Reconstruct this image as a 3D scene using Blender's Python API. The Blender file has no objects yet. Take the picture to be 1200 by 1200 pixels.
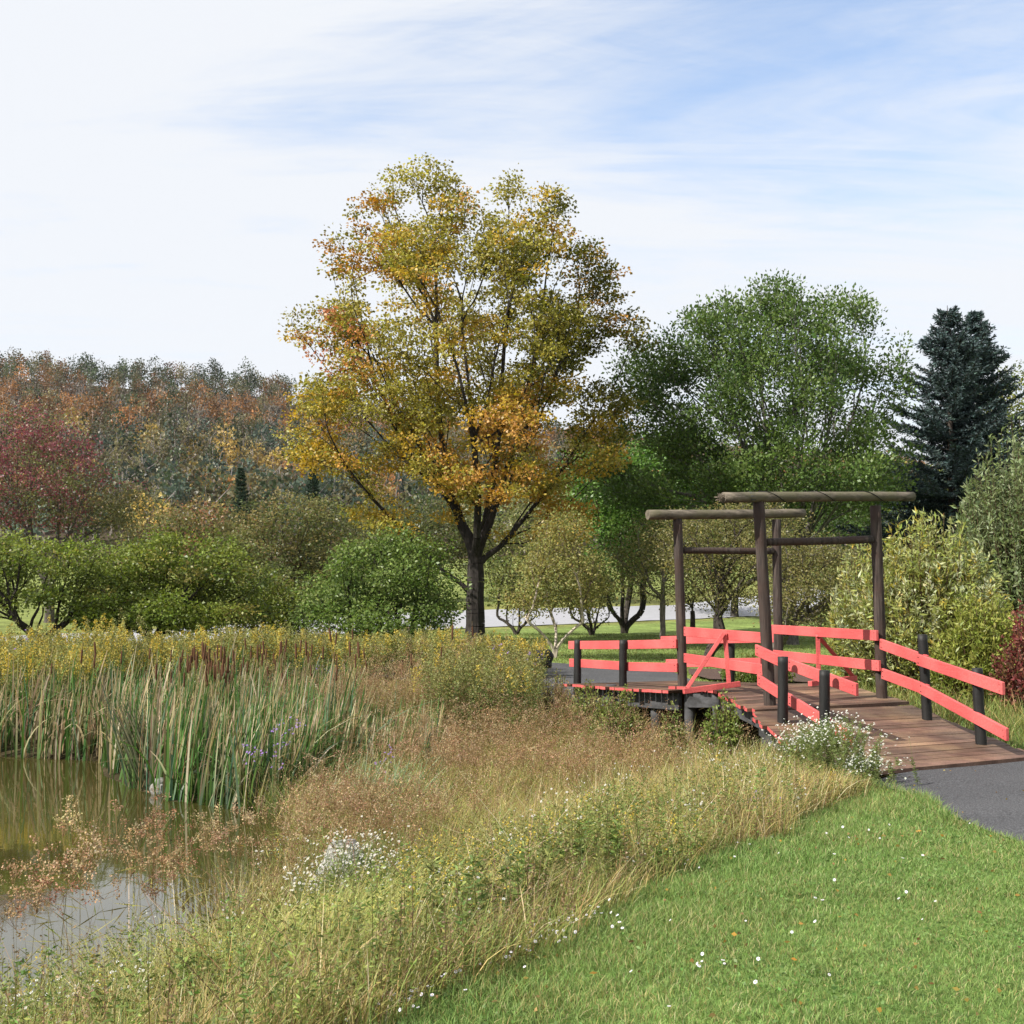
import bpy, bmesh, math, random
import numpy as np
from mathutils import Vector, Matrix
random.seed(7); rng = np.random.default_rng(7)
scene = bpy.context.scene
COL = scene.collection

# ------------------------------------------------------------------ camera, sky, sun, exposure
F = 1385.0; CAMZ = 1.5; PITCH = math.atan(90.0 / F)
cam_d = bpy.data.cameras.new("camera"); cam = bpy.data.objects.new("camera", cam_d); COL.objects.link(cam)
cam.location = (0, 0, CAMZ); cam.rotation_euler = (math.pi / 2 + PITCH, 0, 0)
cam_d.sensor_width = 36; cam_d.sensor_fit = 'HORIZONTAL'; cam_d.lens = 36 * F / 1200.0
cam_d.clip_start = 0.1; cam_d.clip_end = 3000
scene.camera = cam
SUN_FROM = Vector((-0.84, -0.44, 0.86)).normalized()      # towards the sun
sun_el = math.asin(SUN_FROM.z); sun_az = math.atan2(SUN_FROM.x, SUN_FROM.y)
sl = bpy.data.lights.new("sun", 'SUN'); sl.energy = 5.0; sl.angle = math.radians(0.5); sl.color = (1.0, 0.95, 0.87)
so = bpy.data.objects.new("sun", sl); COL.objects.link(so)
so.rotation_euler = (-SUN_FROM).to_track_quat('-Z', 'Y').to_euler()

world = bpy.data.worlds.new("World"); scene.world = world; world.use_nodes = True
wn = world.node_tree; wn.nodes.clear(); W_ = wn.nodes.new; L_ = wn.links.new
out = W_('ShaderNodeOutputWorld'); bg = W_('ShaderNodeBackground'); bg.inputs[1].default_value = 0.05
sky = W_('ShaderNodeTexSky'); sky.sky_type = 'NISHITA'; sky.sun_disc = False
sky.sun_elevation = sun_el; sky.sun_rotation = sun_az; sky.dust_density = 1.2; sky.air_density = 1.0
tc = W_('ShaderNodeTexCoord'); sep = W_('ShaderNodeSeparateXYZ'); L_(tc.outputs['Generated'], sep.inputs[0])
def wmath(op, a, b=None, clamp=False):
    n = W_('ShaderNodeMath'); n.operation = op; n.use_clamp = clamp
    for i, v in enumerate((a, b)):
        if v is None: continue
        if isinstance(v, (int, float)): n.inputs[i].default_value = v
        else: L_(v, n.inputs[i])
    return n.outputs[0]
zc = wmath('MAXIMUM', sep.outputs[2], 0.0); zc = wmath('ADD', zc, 0.16)
cx = wmath('DIVIDE', sep.outputs[0], zc); cy = wmath('DIVIDE', sep.outputs[1], zc)
comb = W_('ShaderNodeCombineXYZ'); L_(cx, comb.inputs[0]); L_(cy, comb.inputs[1])
def wnoise(scale, detail, rough, dist, loc, rot, sc):
    m = W_('ShaderNodeMapping'); m.inputs[1].default_value = loc; m.inputs[2].default_value = rot; m.inputs[3].default_value = sc
    L_(comb.outputs[0], m.inputs[0])
    n = W_('ShaderNodeTexNoise'); n.inputs['Scale'].default_value = scale; n.inputs['Detail'].default_value = detail
    n.inputs['Roughness'].default_value = rough; n.inputs['Distortion'].default_value = dist
    L_(m.outputs[0], n.inputs['Vector']); return n.outputs['Fac']
n1 = wnoise(1.1, 9, 0.62, 0.9, (3.1, 1.2, 0), (0, 0, 0.55), (0.55, 1.5, 1))
n2 = wnoise(0.55, 4, 0.5, 0.4, (7.4, 3.3, 0), (0, 0, 0.2), (1, 1, 1))
# clear patch of sky high on the right
dirn = Vector((0.315, 1.0, 0.43)).normalized()
dp = W_('ShaderNodeVectorMath'); dp.operation = 'DOT_PRODUCT'; L_(tc.outputs['Generated'], dp.inputs[0]); dp.inputs[1].default_value = dirn
mr = W_('ShaderNodeMapRange'); mr.inputs[1].default_value = 0.962; mr.inputs[2].default_value = 1.0; mr.inputs[3].default_value = 0.0; mr.inputs[4].default_value = 0.36
mr.interpolation_type = 'SMOOTHSTEP'; L_(dp.outputs['Value'], mr.inputs[0])
n3 = wnoise(3.4, 10, 0.68, 1.6, (1.1, 5.2, 0), (0, 0, 0.75), (0.35, 1.9, 1))
f = wmath('MULTIPLY', n1, 2.2); f = wmath('ADD', f, wmath('MULTIPLY', n2, 1.2)); f = wmath('ADD', f, wmath('MULTIPLY', n3, 0.8)); f = wmath('SUBTRACT', f, 1.06)
f = wmath('SUBTRACT', f, mr.outputs[0])
mr2 = W_('ShaderNodeMapRange'); mr2.interpolation_type = 'SMOOTHSTEP'
mr2.inputs[1].default_value = 0.0; mr2.inputs[2].default_value = 1.0; mr2.inputs[3].default_value = 0.10; mr2.inputs[4].default_value = 0.97
L_(f, mr2.inputs[0])
skyb = W_('ShaderNodeMix'); skyb.data_type = 'RGBA'; skyb.blend_type = 'MULTIPLY'; skyb.inputs[0].default_value = 1.0
L_(sky.outputs[0], skyb.inputs[6]); skyb.inputs[7].default_value = (3.1, 3.15, 3.2, 1)
mx = W_('ShaderNodeMix'); mx.data_type = 'RGBA'; L_(mr2.outputs[0], mx.inputs[0]); L_(skyb.outputs[2], mx.inputs[6])
mx.inputs[7].default_value = (10.9, 11.2, 11.7, 1)
L_(mx.outputs[2], bg.inputs[0]); L_(bg.outputs[0], out.inputs[0])

scene.view_settings.view_transform = 'Standard'; scene.view_settings.look = 'None'
scene.view_settings.exposure = 0.74; scene.view_settings.gamma = 1.0
scene.render.engine = 'CYCLES'
scene.cycles.max_bounces = 5; scene.cycles.diffuse_bounces = 3; scene.cycles.glossy_bounces = 2
scene.cycles.transmission_bounces = 3; scene.cycles.caustics_reflective = False; scene.cycles.caustics_refractive = False
scene.cycles.use_denoising = True

# ------------------------------------------------------------------ helpers
CP, SP = math.cos(PITCH), math.sin(PITCH)
def W(px, py, d):
    """World point at forward distance d (m) on the sight line through a spot of the 1200 px survey photograph."""
    u = (px - 600) / F; v = (600 - py) / F
    y = CP - v * SP; z = SP + v * CP
    return np.array([u / y * d, d, CAMZ + z / y * d])
def sstep(a, b, x):
    t = np.clip((x - a) / (b - a), 0, 1); return t * t * (3 - 2 * t)
def wob(x, y, s=1.0, k=0):
    x = np.asarray(x, float) * s; y = np.asarray(y, float) * s
    return (np.sin(x * 1.3 + 1.7 * k + 2.1 * np.sin(y * .7 + k)) + np.sin(y * 1.7 + 2.3 * k + 1.6 * np.sin(x * .9 - k))
            + .6 * np.sin((x + y) * 2.9 + k) + .5 * np.sin((x - y * 1.3) * 4.3 + 3 * k)) / 3.1
def tag(o, label=None, cat=None, group=None, kind=None):
    if label: o['label'] = label
    if cat: o['category'] = cat
    if group: o['group'] = group
    if kind: o['kind'] = kind
    return o
def empty(name, loc=(0, 0, 0)):
    o = bpy.data.objects.new(name, None); COL.objects.link(o); o.location = loc; o.empty_display_size = .2
    return o
def link(name, me, mat, parent=None, origin=None):
    o = bpy.data.objects.new(name, me); COL.objects.link(o)
    for m in (mat if isinstance(mat, (list, tuple)) else [mat]): me.materials.append(m)
    if parent is not None: o.parent = parent
    return o
def mesh_quads(name, V, C):
    """V (n,4,3) quads, C (n,4,3) colours."""
    n = len(V); me = bpy.data.meshes.new(name)
    me.vertices.add(n * 4); me.vertices.foreach_set('co', np.ascontiguousarray(V, dtype=np.float32).ravel())
    me.loops.add(n * 4); me.loops.foreach_set('vertex_index', np.arange(n * 4, dtype=np.int32))
    me.polygons.add(n); me.polygons.foreach_set('loop_start', np.arange(0, n * 4, 4, dtype=np.int32))
    me.polygons.foreach_set('loop_total', np.full(n, 4, dtype=np.int32))
    a = me.attributes.new('Col', 'FLOAT_COLOR', 'POINT')
    c = np.ones((n * 4, 4), np.float32); c[:, :3] = np.clip(C.reshape(-1, 3), 0.002, .95)
    a.data.foreach_set('color', c.ravel())
    me.update(calc_edges=True); return me
class Acc:
    def __init__(s): s.V = []; s.C = []
    def add(s, V, C):
        if len(V) == 0: return
        V = np.asarray(V); C = np.asarray(C, float)
        if C.ndim == 1: C = np.broadcast_to(C, (len(V), 4, 3))
        elif C.ndim == 2: C = np.broadcast_to(C[:, None, :], (len(V), 4, 3))
        s.V.append(V); s.C.append(C)
    def build(s, name, mat, parent=None, loc=(0, 0, 0)):
        V = np.concatenate(s.V) - np.asarray(loc, float); C = np.concatenate(s.C)
        o = link(name, mesh_quads(name, V, C), mat, parent)
        if parent is None: o.location = loc
        return o
def rdir(n):
    v = rng.normal(size=(n, 3)); return v / np.linalg.norm(v, axis=1, keepdims=True)
def unit(v): return v / np.maximum(np.linalg.norm(v, axis=-1, keepdims=True), 1e-9)
def leaves(acc, B, D, L, Wd, C, up=0.0):
    """leaf blades from base B along D."""
    n = len(B); D = unit(D); r = rdir(n); r[:, 2] *= (1 - up)
    S = unit(np.cross(D, r)); L = np.broadcast_to(L, n)[:, None]; Wd = np.broadcast_to(Wd, n)[:, None]
    fold = unit(np.cross(S, D)) * Wd * 0.25
    m = B + D * L * .45
    V = np.stack([B, m + S * Wd * .5 + fold, B + D * L, m - S * Wd * .5 + fold], 1)
    acc.add(V, C)
def blades(acc, P, H, Wd, az, lean, curl, c0, c1, S=3, twist=None):
    n = len(P); H = np.broadcast_to(H, n); Wd = np.broadcast_to(Wd, n)
    d = np.stack([np.cos(az), np.sin(az), np.zeros(n)], 1)
    tw = az + np.pi / 2 + (rng.normal(0, .9, n) if twist is None else twist)
    s = np.stack([np.cos(tw), np.sin(tw), np.zeros(n)], 1)
    c0 = np.broadcast_to(c0, (n, 3)); c1 = np.broadcast_to(c1, (n, 3))
    lean = np.broadcast_to(lean, n); curl = np.broadcast_to(curl, n)
    prev = None
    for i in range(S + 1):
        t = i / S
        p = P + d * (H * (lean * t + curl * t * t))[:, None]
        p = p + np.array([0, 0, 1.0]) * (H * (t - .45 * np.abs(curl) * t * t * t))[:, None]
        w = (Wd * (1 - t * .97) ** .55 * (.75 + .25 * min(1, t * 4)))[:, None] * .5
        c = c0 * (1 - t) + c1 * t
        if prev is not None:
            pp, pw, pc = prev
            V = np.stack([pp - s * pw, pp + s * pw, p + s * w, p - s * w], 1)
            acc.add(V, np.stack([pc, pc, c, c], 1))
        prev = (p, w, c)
def tubes(acc, P0, P1, R0, R1, C, K=5):
    n = len(P0)
    if n == 0: return
    ax = unit(P1 - P0); ref = np.where(np.abs(ax[:, 2:3]) > .9, np.array([[1., 0, 0]]), np.array([[0, 0, 1.]]))
    a = unit(np.cross(ax, ref)); b = np.cross(ax, a)
    for k in range(K):
        t0 = 2 * np.pi * k / K; t1 = 2 * np.pi * (k + 1) / K
        q0 = a * math.cos(t0) + b * math.sin(t0); q1 = a * math.cos(t1) + b * math.sin(t1)
        acc.add(np.stack([P0 + q0 * R0[:, None], P0 + q1 * R0[:, None], P1 + q1 * R1[:, None], P1 + q0 * R1[:, None]], 1), C)
def jit(C, n, a=.18, hue=.06):
    C = np.broadcast_to(np.asarray(C, float), (n, 3)).copy()
    C *= np.exp(rng.normal(0, a, (n, 1))); C *= np.exp(rng.normal(0, hue, (n, 3))); return C
def pick(pal, n, rnd=None):
    cols = np.array([p[0] for p in pal], float); w = np.cumsum([p[1] for p in pal]); w = w / w[-1]
    r = rng.random(n) if rnd is None else rnd
    return cols[np.clip(np.searchsorted(w, r), 0, len(pal) - 1)]

# ------------------------------------------------------------------ materials
def mat_new(name):
    m = bpy.data.materials.new(name); m.use_nodes = True; nt = m.node_tree; nt.nodes.clear()
    return m, nt, nt.nodes.new, nt.links.new
def leaf_mat(name, trans=.35, rough=.45, spec=.35):
    m, nt, N, L = mat_new(name)
    o = N('ShaderNodeOutputMaterial'); at = N('ShaderNodeAttribute'); at.attribute_name = 'Col'
    p = N('ShaderNodeBsdfPrincipled'); p.inputs['Roughness'].default_value = rough; p.inputs['Specular IOR Level'].default_value = spec
    t = N('ShaderNodeBsdfTranslucent'); mixs = N('ShaderNodeMixShader'); mixs.inputs[0].default_value = trans
    hs = N('ShaderNodeHueSaturation'); hs.inputs['Saturation'].default_value = 1.1; hs.inputs['Value'].default_value = 1.3
    L(at.outputs['Color'], p.inputs['Base Color']); L(at.outputs['Color'], hs.inputs['Color']); L(hs.outputs[0], t.inputs['Color'])
    L(p.outputs[0], mixs.inputs[1]); L(t.outputs[0], mixs.inputs[2]); L(mixs.outputs[0], o.inputs[0]); return m
M_leaf = leaf_mat('leaf', .36, .42, .28); M_blade = leaf_mat('grass_blade', .3, .5, .2)
M_needle = leaf_mat('needles', .05, .7, .15); M_flower = leaf_mat('petals', .25, .8, .1)
def bark_mat():
    m, nt, N, L = mat_new('bark'); o = N('ShaderNodeOutputMaterial'); at = N('ShaderNodeAttribute'); at.attribute_name = 'Col'
    p = N('ShaderNodeBsdfPrincipled'); p.inputs['Roughness'].default_value = .9; p.inputs['Specular IOR Level'].default_value = .15
    g = N('ShaderNodeTexCoord'); mp = N('ShaderNodeMapping'); mp.inputs[3].default_value = (1, 1, .25); L(g.outputs['Object'], mp.inputs[0])
    n = N('ShaderNodeTexNoise'); n.inputs['Scale'].default_value = 22; n.inputs['Detail'].default_value = 6; L(mp.outputs[0], n.inputs['Vector'])
    r = N('ShaderNodeMapRange'); r.inputs[1].default_value = .3; r.inputs[2].default_value = .7; r.inputs[3].default_value = .5; r.inputs[4].default_value = 1.5
    L(n.outputs['Fac'], r.inputs[0]); mul = N('ShaderNodeMix'); mul.data_type = 'RGBA'; mul.blend_type = 'MULTIPLY'; mul.inputs[0].default_value = 1
    L(at.outputs['Color'], mul.inputs[6]); L(r.outputs[0], mul.inputs[7]); L(mul.outputs[2], p.inputs['Base Color'])
    b = N('ShaderNodeBump'); b.inputs['Strength'].default_value = .6; b.inputs['Distance'].default_value = .02; L(n.outputs['Fac'], b.inputs['Height']); L(b.outputs[0], p.inputs['Normal'])
    L(p.outputs[0], o.inputs[0]); return m
M_bark = bark_mat()
def proc_mat(name, c0, c1, scale=4, stretch=(1, 1, 1), rough=.8, bump=.3, bdist=.01, detail=6, c2=None, scale2=.6, spec=.3, lo=.35, hi=.65, attr=False, coord='Object', speck=None, lo2=.42, hi2=.62):
    m, nt, N, L = mat_new(name); o = N('ShaderNodeOutputMaterial'); p = N('ShaderNodeBsdfPrincipled')
    p.inputs['Roughness'].default_value = rough; p.inputs['Specular IOR Level'].default_value = spec
    g = N('ShaderNodeTexCoord'); mp = N('ShaderNodeMapping'); mp.inputs[3].default_value = stretch; L(g.outputs[coord], mp.inputs[0])
    n = N('ShaderNodeTexNoise'); n.inputs['Scale'].default_value = scale; n.inputs['Detail'].default_value = detail; n.inputs['Roughness'].default_value = .65
    L(mp.outputs[0], n.inputs['Vector'])
    r = N('ShaderNodeMapRange'); r.inputs[1].default_value = lo; r.inputs[2].default_value = hi; L(n.outputs['Fac'], r.inputs[0])
    mx = N('ShaderNodeMix'); mx.data_type = 'RGBA'; L(r.outputs[0], mx.inputs[0]); mx.inputs[6].default_value = (*c0, 1); mx.inputs[7].default_value = (*c1, 1)
    col = mx.outputs[2]
    if c2:
        n2 = N('ShaderNodeTexNoise'); n2.inputs['Scale'].default_value = scale2; n2.inputs['Detail'].default_value = 4; L(g.outputs[coord], n2.inputs['Vector'])
        r2 = N('ShaderNodeMapRange'); r2.inputs[1].default_value = lo2; r2.inputs[2].default_value = hi2; L(n2.outputs['Fac'], r2.inputs[0])
        m2 = N('ShaderNodeMix'); m2.data_type = 'RGBA'; L(r2.outputs[0], m2.inputs[0]); L(col, m2.inputs[6]); m2.inputs[7].default_value = (*c2, 1); col = m2.outputs[2]
    if speck:
        n3 = N('ShaderNodeTexNoise'); n3.inputs['Scale'].default_value = speck[0]; n3.inputs['Detail'].default_value = 2; L(g.outputs[coord], n3.inputs['Vector'])
        r3 = N('ShaderNodeMapRange'); r3.inputs[1].default_value = .35; r3.inputs[2].default_value = .7; r3.inputs[3].default_value = 1 - speck[1]; r3.inputs[4].default_value = 1 + speck[1]; L(n3.outputs['Fac'], r3.inputs[0])
        m3 = N('ShaderNodeMix'); m3.data_type = 'RGBA'; m3.blend_type = 'MULTIPLY'; m3.inputs[0].default_value = 1; L(col, m3.inputs[6]); L(r3.outputs[0], m3.inputs[7]); col = m3.outputs[2]
    if attr:
        at = N('ShaderNodeAttribute'); at.attribute_name = 'Col'; m4 = N('ShaderNodeMix'); m4.data_type = 'RGBA'; m4.blend_type = 'MULTIPLY'; m4.inputs[0].default_value = 1
        L(col, m4.inputs[6]); L(at.outputs['Color'], m4.inputs[7]); col = m4.outputs[2]
    L(col, p.inputs['Base Color'])
    if bump:
        b = N('ShaderNodeBump'); b.inputs['Strength'].default_value = bump; b.inputs['Distance'].default_value = bdist
        L(n.outputs['Fac'], b.inputs['Height']); L(b.outputs[0], p.inputs['Normal'])
    L(p.outputs[0], o.inputs[0]); return m
M_red = proc_mat('red_paint', (.50, .088, .085), (.38, .060, .060), 5, (.7, .7, 16), .55, .35, .004, c2=(.56, .115, .108), scale2=1.6, spec=.3, speck=(55, .14), lo=.40, hi=.75)
M_post = proc_mat('dark_wood_post', (.014, .010, .009), (.085, .064, .053), 26, (1, 1, .06), .8, .8, .015, c2=(.045, .028, .022), scale2=3)
M_beam = proc_mat('weathered_log', (.04, .033, .025), (.18, .15, .115), 16, (.08, 1, 1), .85, .8, .015, c2=(.10, .09, .055), scale2=3.5)
M_black = proc_mat('black_stain', (.006, .006, .006), (.02, .019, .018), 16, (1, 1, .15), .6, .5, .008)
M_deck = proc_mat('deck_boards', (.070, .040, .029), (.15, .092, .068), 7, (.35, 1, 1), .6, .5, .006, c2=(.22, .145, .09), scale2=1.3, attr=True, speck=(60, .2), lo2=.5, hi2=.7)
M_joist = proc_mat('old_timber', (.03, .03, .03), (.085, .085, .09), 9, (.3, .3, 1), .85, .5, .01)
M_asph = proc_mat('asphalt', (.040, .040, .043), (.085, .085, .09), 60, (1, 1, 1), .9, .6, .006, c2=(.075, .075, .079), scale2=.9, speck=(75, .6))
M_road = proc_mat('pale_road', (.27, .27, .29), (.34, .34, .36), 3, (1, 1, 1), .8, .1, .004, c2=(.31, .31, .33), scale2=.15)
M_stone = proc_mat('pale_stone', (.09, .085, .075), (.30, .285, .265), 12, (1, 1, 1), .9, .8, .03, c2=(.33, .32, .30), scale2=6)
M_bed = proc_mat('mulch', (.05, .03, .022), (.14, .09, .07), 30, (1, 1, 1), .95, 1, .03, c2=(.09, .055, .045), scale2=2, speck=(90, .5))

def ground_mat():
    m, nt, N, L = mat_new('ground_soil_and_turf'); o = N('ShaderNodeOutputMaterial'); p = N('ShaderNodeBsdfPrincipled')
    p.inputs['Roughness'].default_value = .95; p.inputs['Specular IOR Level'].default_value = .1
    at = N('ShaderNodeAttribute'); at.attribute_name = 'Col'; g = N('ShaderNodeTexCoord')
    col = at.outputs['Color']
    for sc, a, st in ((180, .55, (1, 1, 1)), (9, .35, (1, 1, 1)), (1.1, .3, (1, 1, 1)), (.25, .22, (1, 1, 1))):
        n = N('ShaderNodeTexNoise'); n.inputs['Scale'].default_value = sc; n.inputs['Detail'].default_value = 5; L(g.outputs['Object'], n.inputs['Vector'])
        r = N('ShaderNodeMapRange'); r.inputs[1].default_value = .3; r.inputs[2].default_value = .7; r.inputs[3].default_value = 1 - a; r.inputs[4].default_value = 1 + a; L(n.outputs['Fac'], r.inputs[0])
        mm = N('ShaderNodeMix'); mm.data_type = 'RGBA'; mm.blend_type = 'MULTIPLY'; mm.inputs[0].default_value = 1; L(col, mm.inputs[6]); L(r.outputs[0], mm.inputs[7]); col = mm.outputs[2]
        if sc == 9:
            b = N('ShaderNodeBump'); b.inputs['Strength'].default_value = .8; b.inputs['Distance'].default_value = .05; L(n.outputs['Fac'], b.inputs['Height']); L(b.outputs[0], p.inputs['Normal'])
    L(col, p.inputs['Base Color']); L(p.outputs[0], o.inputs[0]); return m
M_ground = ground_mat()
def water_mat():
    m, nt, N, L = mat_new('pond_water'); o = N('ShaderNodeOutputMaterial'); p = N('ShaderNodeBsdfPrincipled')
    p.inputs['Base Color'].default_value = (.062, .055, .016, 1); p.inputs['Roughness'].default_value = .03; p.inputs['IOR'].default_value = 2.2
    g = N('ShaderNodeTexCoord'); n = N('ShaderNodeTexNoise'); n.inputs['Scale'].default_value = 3.2; n.inputs['Detail'].default_value = 3; L(g.outputs['Object'], n.inputs['Vector'])
    b = N('ShaderNodeBump'); b.inputs['Strength'].default_value = .05; b.inputs['Distance'].default_value = .02; L(n.outputs['Fac'], b.inputs['Height']); L(b.outputs[0], p.inputs['Normal'])
    n2 = N('ShaderNodeTexNoise'); n2.inputs['Scale'].default_value = .8; L(g.outputs['Object'], n2.inputs['Vector'])
    mx = N('ShaderNodeMix'); mx.data_type = 'RGBA'; mx.inputs[6].default_value = (.052, .045, .012, 1); mx.inputs[7].default_value = (.032, .030, .009, 1)
    L(n2.outputs['Fac'], mx.inputs[0]); L(mx.outputs[2], p.inputs['Base Color'])
    L(p.outputs[0], o.inputs[0]); return m
M_water = water_mat()

# ------------------------------------------------------------------ terrain
LINE_P = np.array([-.67, 4.65]); LINE_D = unit(np.array([4.17, 6.75])); LINE_N = np.array([-LINE_D[1], LINE_D[0]])
WATER_Z = -1.4
POND = np.array([(-5.2, 6.2), (-3.5, 6.9), (-2.95, 8.2), (-2.6, 9.6), (-2.3, 11.2), (-2.5, 13), (-3.0, 15.0), (-4.6, 16.3), (-6.3, 18.6), (-6.9, 20.2), (-9.5, 21.0), (-14, 21.6), (-26, 21), (-28, 12), (-22, 4), (-9, 5.2)])
def sdist_poly(x, y, P):
    x = np.asarray(x, float); y = np.asarray(y, float); d = np.full(x.shape, 1e9); inside = np.zeros(x.shape, bool)
    n = len(P)
    for i in range(n):
        a = P[i]; b = P[(i + 1) % n]; e = b - a; wx = x - a[0]; wy = y - a[1]
        t = np.clip((wx * e[0] + wy * e[1]) / (e @ e), 0, 1)
        d = np.minimum(d, np.hypot(wx - e[0] * t, wy - e[1] * t))
        c = ((a[1] > y) != (b[1] > y)) & (x < (b[0] - a[0]) * (y - a[1]) / (b[1] - a[1] + 1e-12) + a[0])
        inside ^= c
    return np.where(inside, -d, d)
def s_line(x, y):      # metres left of the mown lawn's edge
    x = np.asarray(x, float); y = np.asarray(y, float)
    base = (x - LINE_P[0]) * LINE_N[0] + (y - LINE_P[1]) * LINE_N[1]
    return base + .13 * wob(x, y, 1.4, 3) + .07 * wob(x, y, 4.3, 5)
FAR = [np.array([-14., 27.5]), np.array([1.4, 22.0]), np.array([4.2, 19.6]), np.array([6.5, 15.5])]
def t_far(x, y):       # metres on the near side of the far bank
    d = None
    for a, b in zip(FAR[:-1], FAR[1:]):
        e = unit(b - a); v = -((x - a[0]) * (-e[1]) + (y - a[1]) * e[0])
        d = v if d is None else np.minimum(d, v)
    return d
def softmin(a, b, k=.25): return -k * np.log(np.exp(-a / k) + np.exp(-b / k))
def gz(x, y):
    x = np.asarray(x, float); y = np.asarray(y, float)
    u = y - 1.3 * x * np.clip((y - 18) / 10, 0, 1) * np.clip((110 - y) / 40, 0, 1) - np.maximum(x - 30, 0) * 0
    u = np.clip(u, 12, 900); lft = sstep(-15, -2, x) * .85 + .15
    base = -.15 - .021 * np.clip(y, -20, 12.5)
    far = np.interp(np.minimum(u, 60), [12, 20, 24, 28, 34, 40, 43, 44, 51.5, 60], [-.41, -.25, -.2, -.1, -.05, .02, .08, .12, .62, .85])
    far = np.where(far > 0, far * lft, far) + np.interp(y, [0, 62, 80, 120, 200, 900], [0, 0, 1.1, 3.7, 7, 11])
    b = np.where(y < 12.5, base, far * sstep(12.5, 20, y) + (-.41) * (1 - sstep(12.5, 20, y)))
    s = s_line(x, y); t = t_far(x, y)
    dep = softmin(np.maximum(s, 0) * np.interp(y, [6, 11, 15], [.36, .33, .25]), np.maximum(t, 0) * .30); dep = softmin(dep, np.full_like(dep, 1.05), .1)
    dep = np.where((s > 0) & (t > 0), np.maximum(dep, 0), 0)
    z = b - dep + .03 * wob(x, y, .8, 1) * np.clip(y / 20, 0, 1)
    sd = sdist_poly(x, y, POND)
    z = np.where(sd < 6, np.minimum(z, WATER_Z + .015 + .38 * sd), z); z = np.maximum(z, -2.3)
    return z
def gpt(x, y): return np.array([x, y, float(gz(np.array([x]), np.array([y]))[0])])
HILL_R = ([-500, -300, -190, -85, -30, 15, 60, 120, 250, 500], [64, 71, 72, 65, 54, 48, 41, 35, 29, 24])
def hz(x, y):
    r = np.interp(x, *HILL_R); t = np.clip((y - 118) / 300, 0, 1.15)
    prof = np.where(t < 1, (t * .75 + .25 * t * t), 1 - (t - 1) * 1.0)
    return 3.5 + r * prof * (1 + .05 * wob(x, y, .02, 2)) - np.where(y < 118, (118 - y) * .12, 0)
def grid_obj(name, xs, ys, zf, mat, colf):
    X, Y = np.meshgrid(xs, ys); Z = zf(X, Y); nx, ny = len(xs), len(ys)
    co = np.stack([X, Y, Z], -1).reshape(-1, 3)
    idx = (np.arange(ny - 1)[:, None] * nx + np.arange(nx - 1)[None]).ravel()
    f_ = np.stack([idx, idx + 1, idx + nx + 1, idx + nx], 1).astype(np.int32); n = len(f_)
    me = bpy.data.meshes.new(name); me.vertices.add(len(co)); me.vertices.foreach_set('co', co.astype(np.float32).ravel())
    me.loops.add(n * 4); me.loops.foreach_set('vertex_index', f_.ravel()); me.polygons.add(n)
    me.polygons.foreach_set('loop_start', np.arange(0, n * 4, 4, dtype=np.int32)); me.polygons.foreach_set('loop_total', np.full(n, 4, np.int32))
    me.polygons.foreach_set('use_smooth', np.ones(n, bool))
    c = np.ones((len(co), 4), np.float32); c[:, :3] = colf(co[:, 0], co[:, 1], co[:, 2])
    a = me.attributes.new('Col', 'FLOAT_COLOR', 'POINT'); a.data.foreach_set('color', c.ravel()); me.update(calc_edges=True)
    o = link(name, me, mat); o['kind'] = 'structure'; return o
def steps(lo, hi, near0, near1, fine, growth):
    v = list(np.arange(near0, near1, fine)); s = fine; a = near1
    while a < hi: v.append(a); s *= growth; a += s
    v.append(hi); s = fine; a = near0 - fine
    while a > lo: v.insert(0, a); s *= growth; a -= s
    v.insert(0, lo); return np.array(v)
def gcol(x, y, z):
    s = s_line(x, y); t = t_far(x, y); n = len(x)
    lawn = np.array([.10, .155, .04]); mead = np.array([.085, .068, .03]); mud = np.array([.045, .036, .018]); fieldc = np.array([.15, .20, .055])
    straw = np.array([.16, .15, .045])
    c = np.tile(lawn, (n, 1)); k = (sstep(-.05, .25, s) * sstep(-.3, .3, t) * (y < 30))[:, None]
    c = c * (1 - k) + mead * k
    far = (sstep(20, 24, y) * (1 - sstep(-.3, .3, t)))[:, None]; c = c * (1 - far) + fieldc * far
    u = y - 1.3 * x; k2 = (sstep(41, 43.5, u) * .75 + sstep(52, 60, u) * .1 )[:, None]; k2 *= np.where(u > 56, .45, 1)[:, None]
    c = c * (1 - k2) + straw * k2
    w = sstep(-1.15, -1.38, z)[:, None]; c = c * (1 - w) + mud * w
    right = (sstep(5.5, 6.2, x) * sstep(11, 13, y) * (y < 24))[:, None]; c = c * (1 - right * .5) + mead * right * .5
    return c
ground = grid_obj('ground', steps(-420, 420, -12, 9, .16, 1.09), steps(-25, 640, 2, 25, .16, 1.07), gz, M_ground, gcol)
hill = grid_obj('hill', np.arange(-520, 521, 12.), np.arange(100, 560, 8.), hz, M_ground, lambda x, y, z: np.tile(np.array([.06, .045, .03]), (len(x), 1)))
# sheets laid on the ground
def sheet(name, quads_rows, dz, mat):
    """rows of points (m, k, 2) draped over the terrain"""
    R = np.array(quads_rows, float); m, k, _ = R.shape
    Z = gz(R[..., 0].ravel(), R[..., 1].ravel()).reshape(m, k) + dz
    co = np.concatenate([R, Z[..., None]], -1).reshape(-1, 3); fs = []
    for i in range(m - 1):
        for j in range(k - 1): fs.append((i * k + j, i * k + j + 1, (i + 1) * k + j + 1, (i + 1) * k + j))
    me = bpy.data.meshes.new(name); me.from_pydata(co.tolist(), [], fs); me.update()
    for p in me.polygons: p.use_smooth = True
    o = link(name, me, mat); o['kind'] = 'structure'; return o
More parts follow.
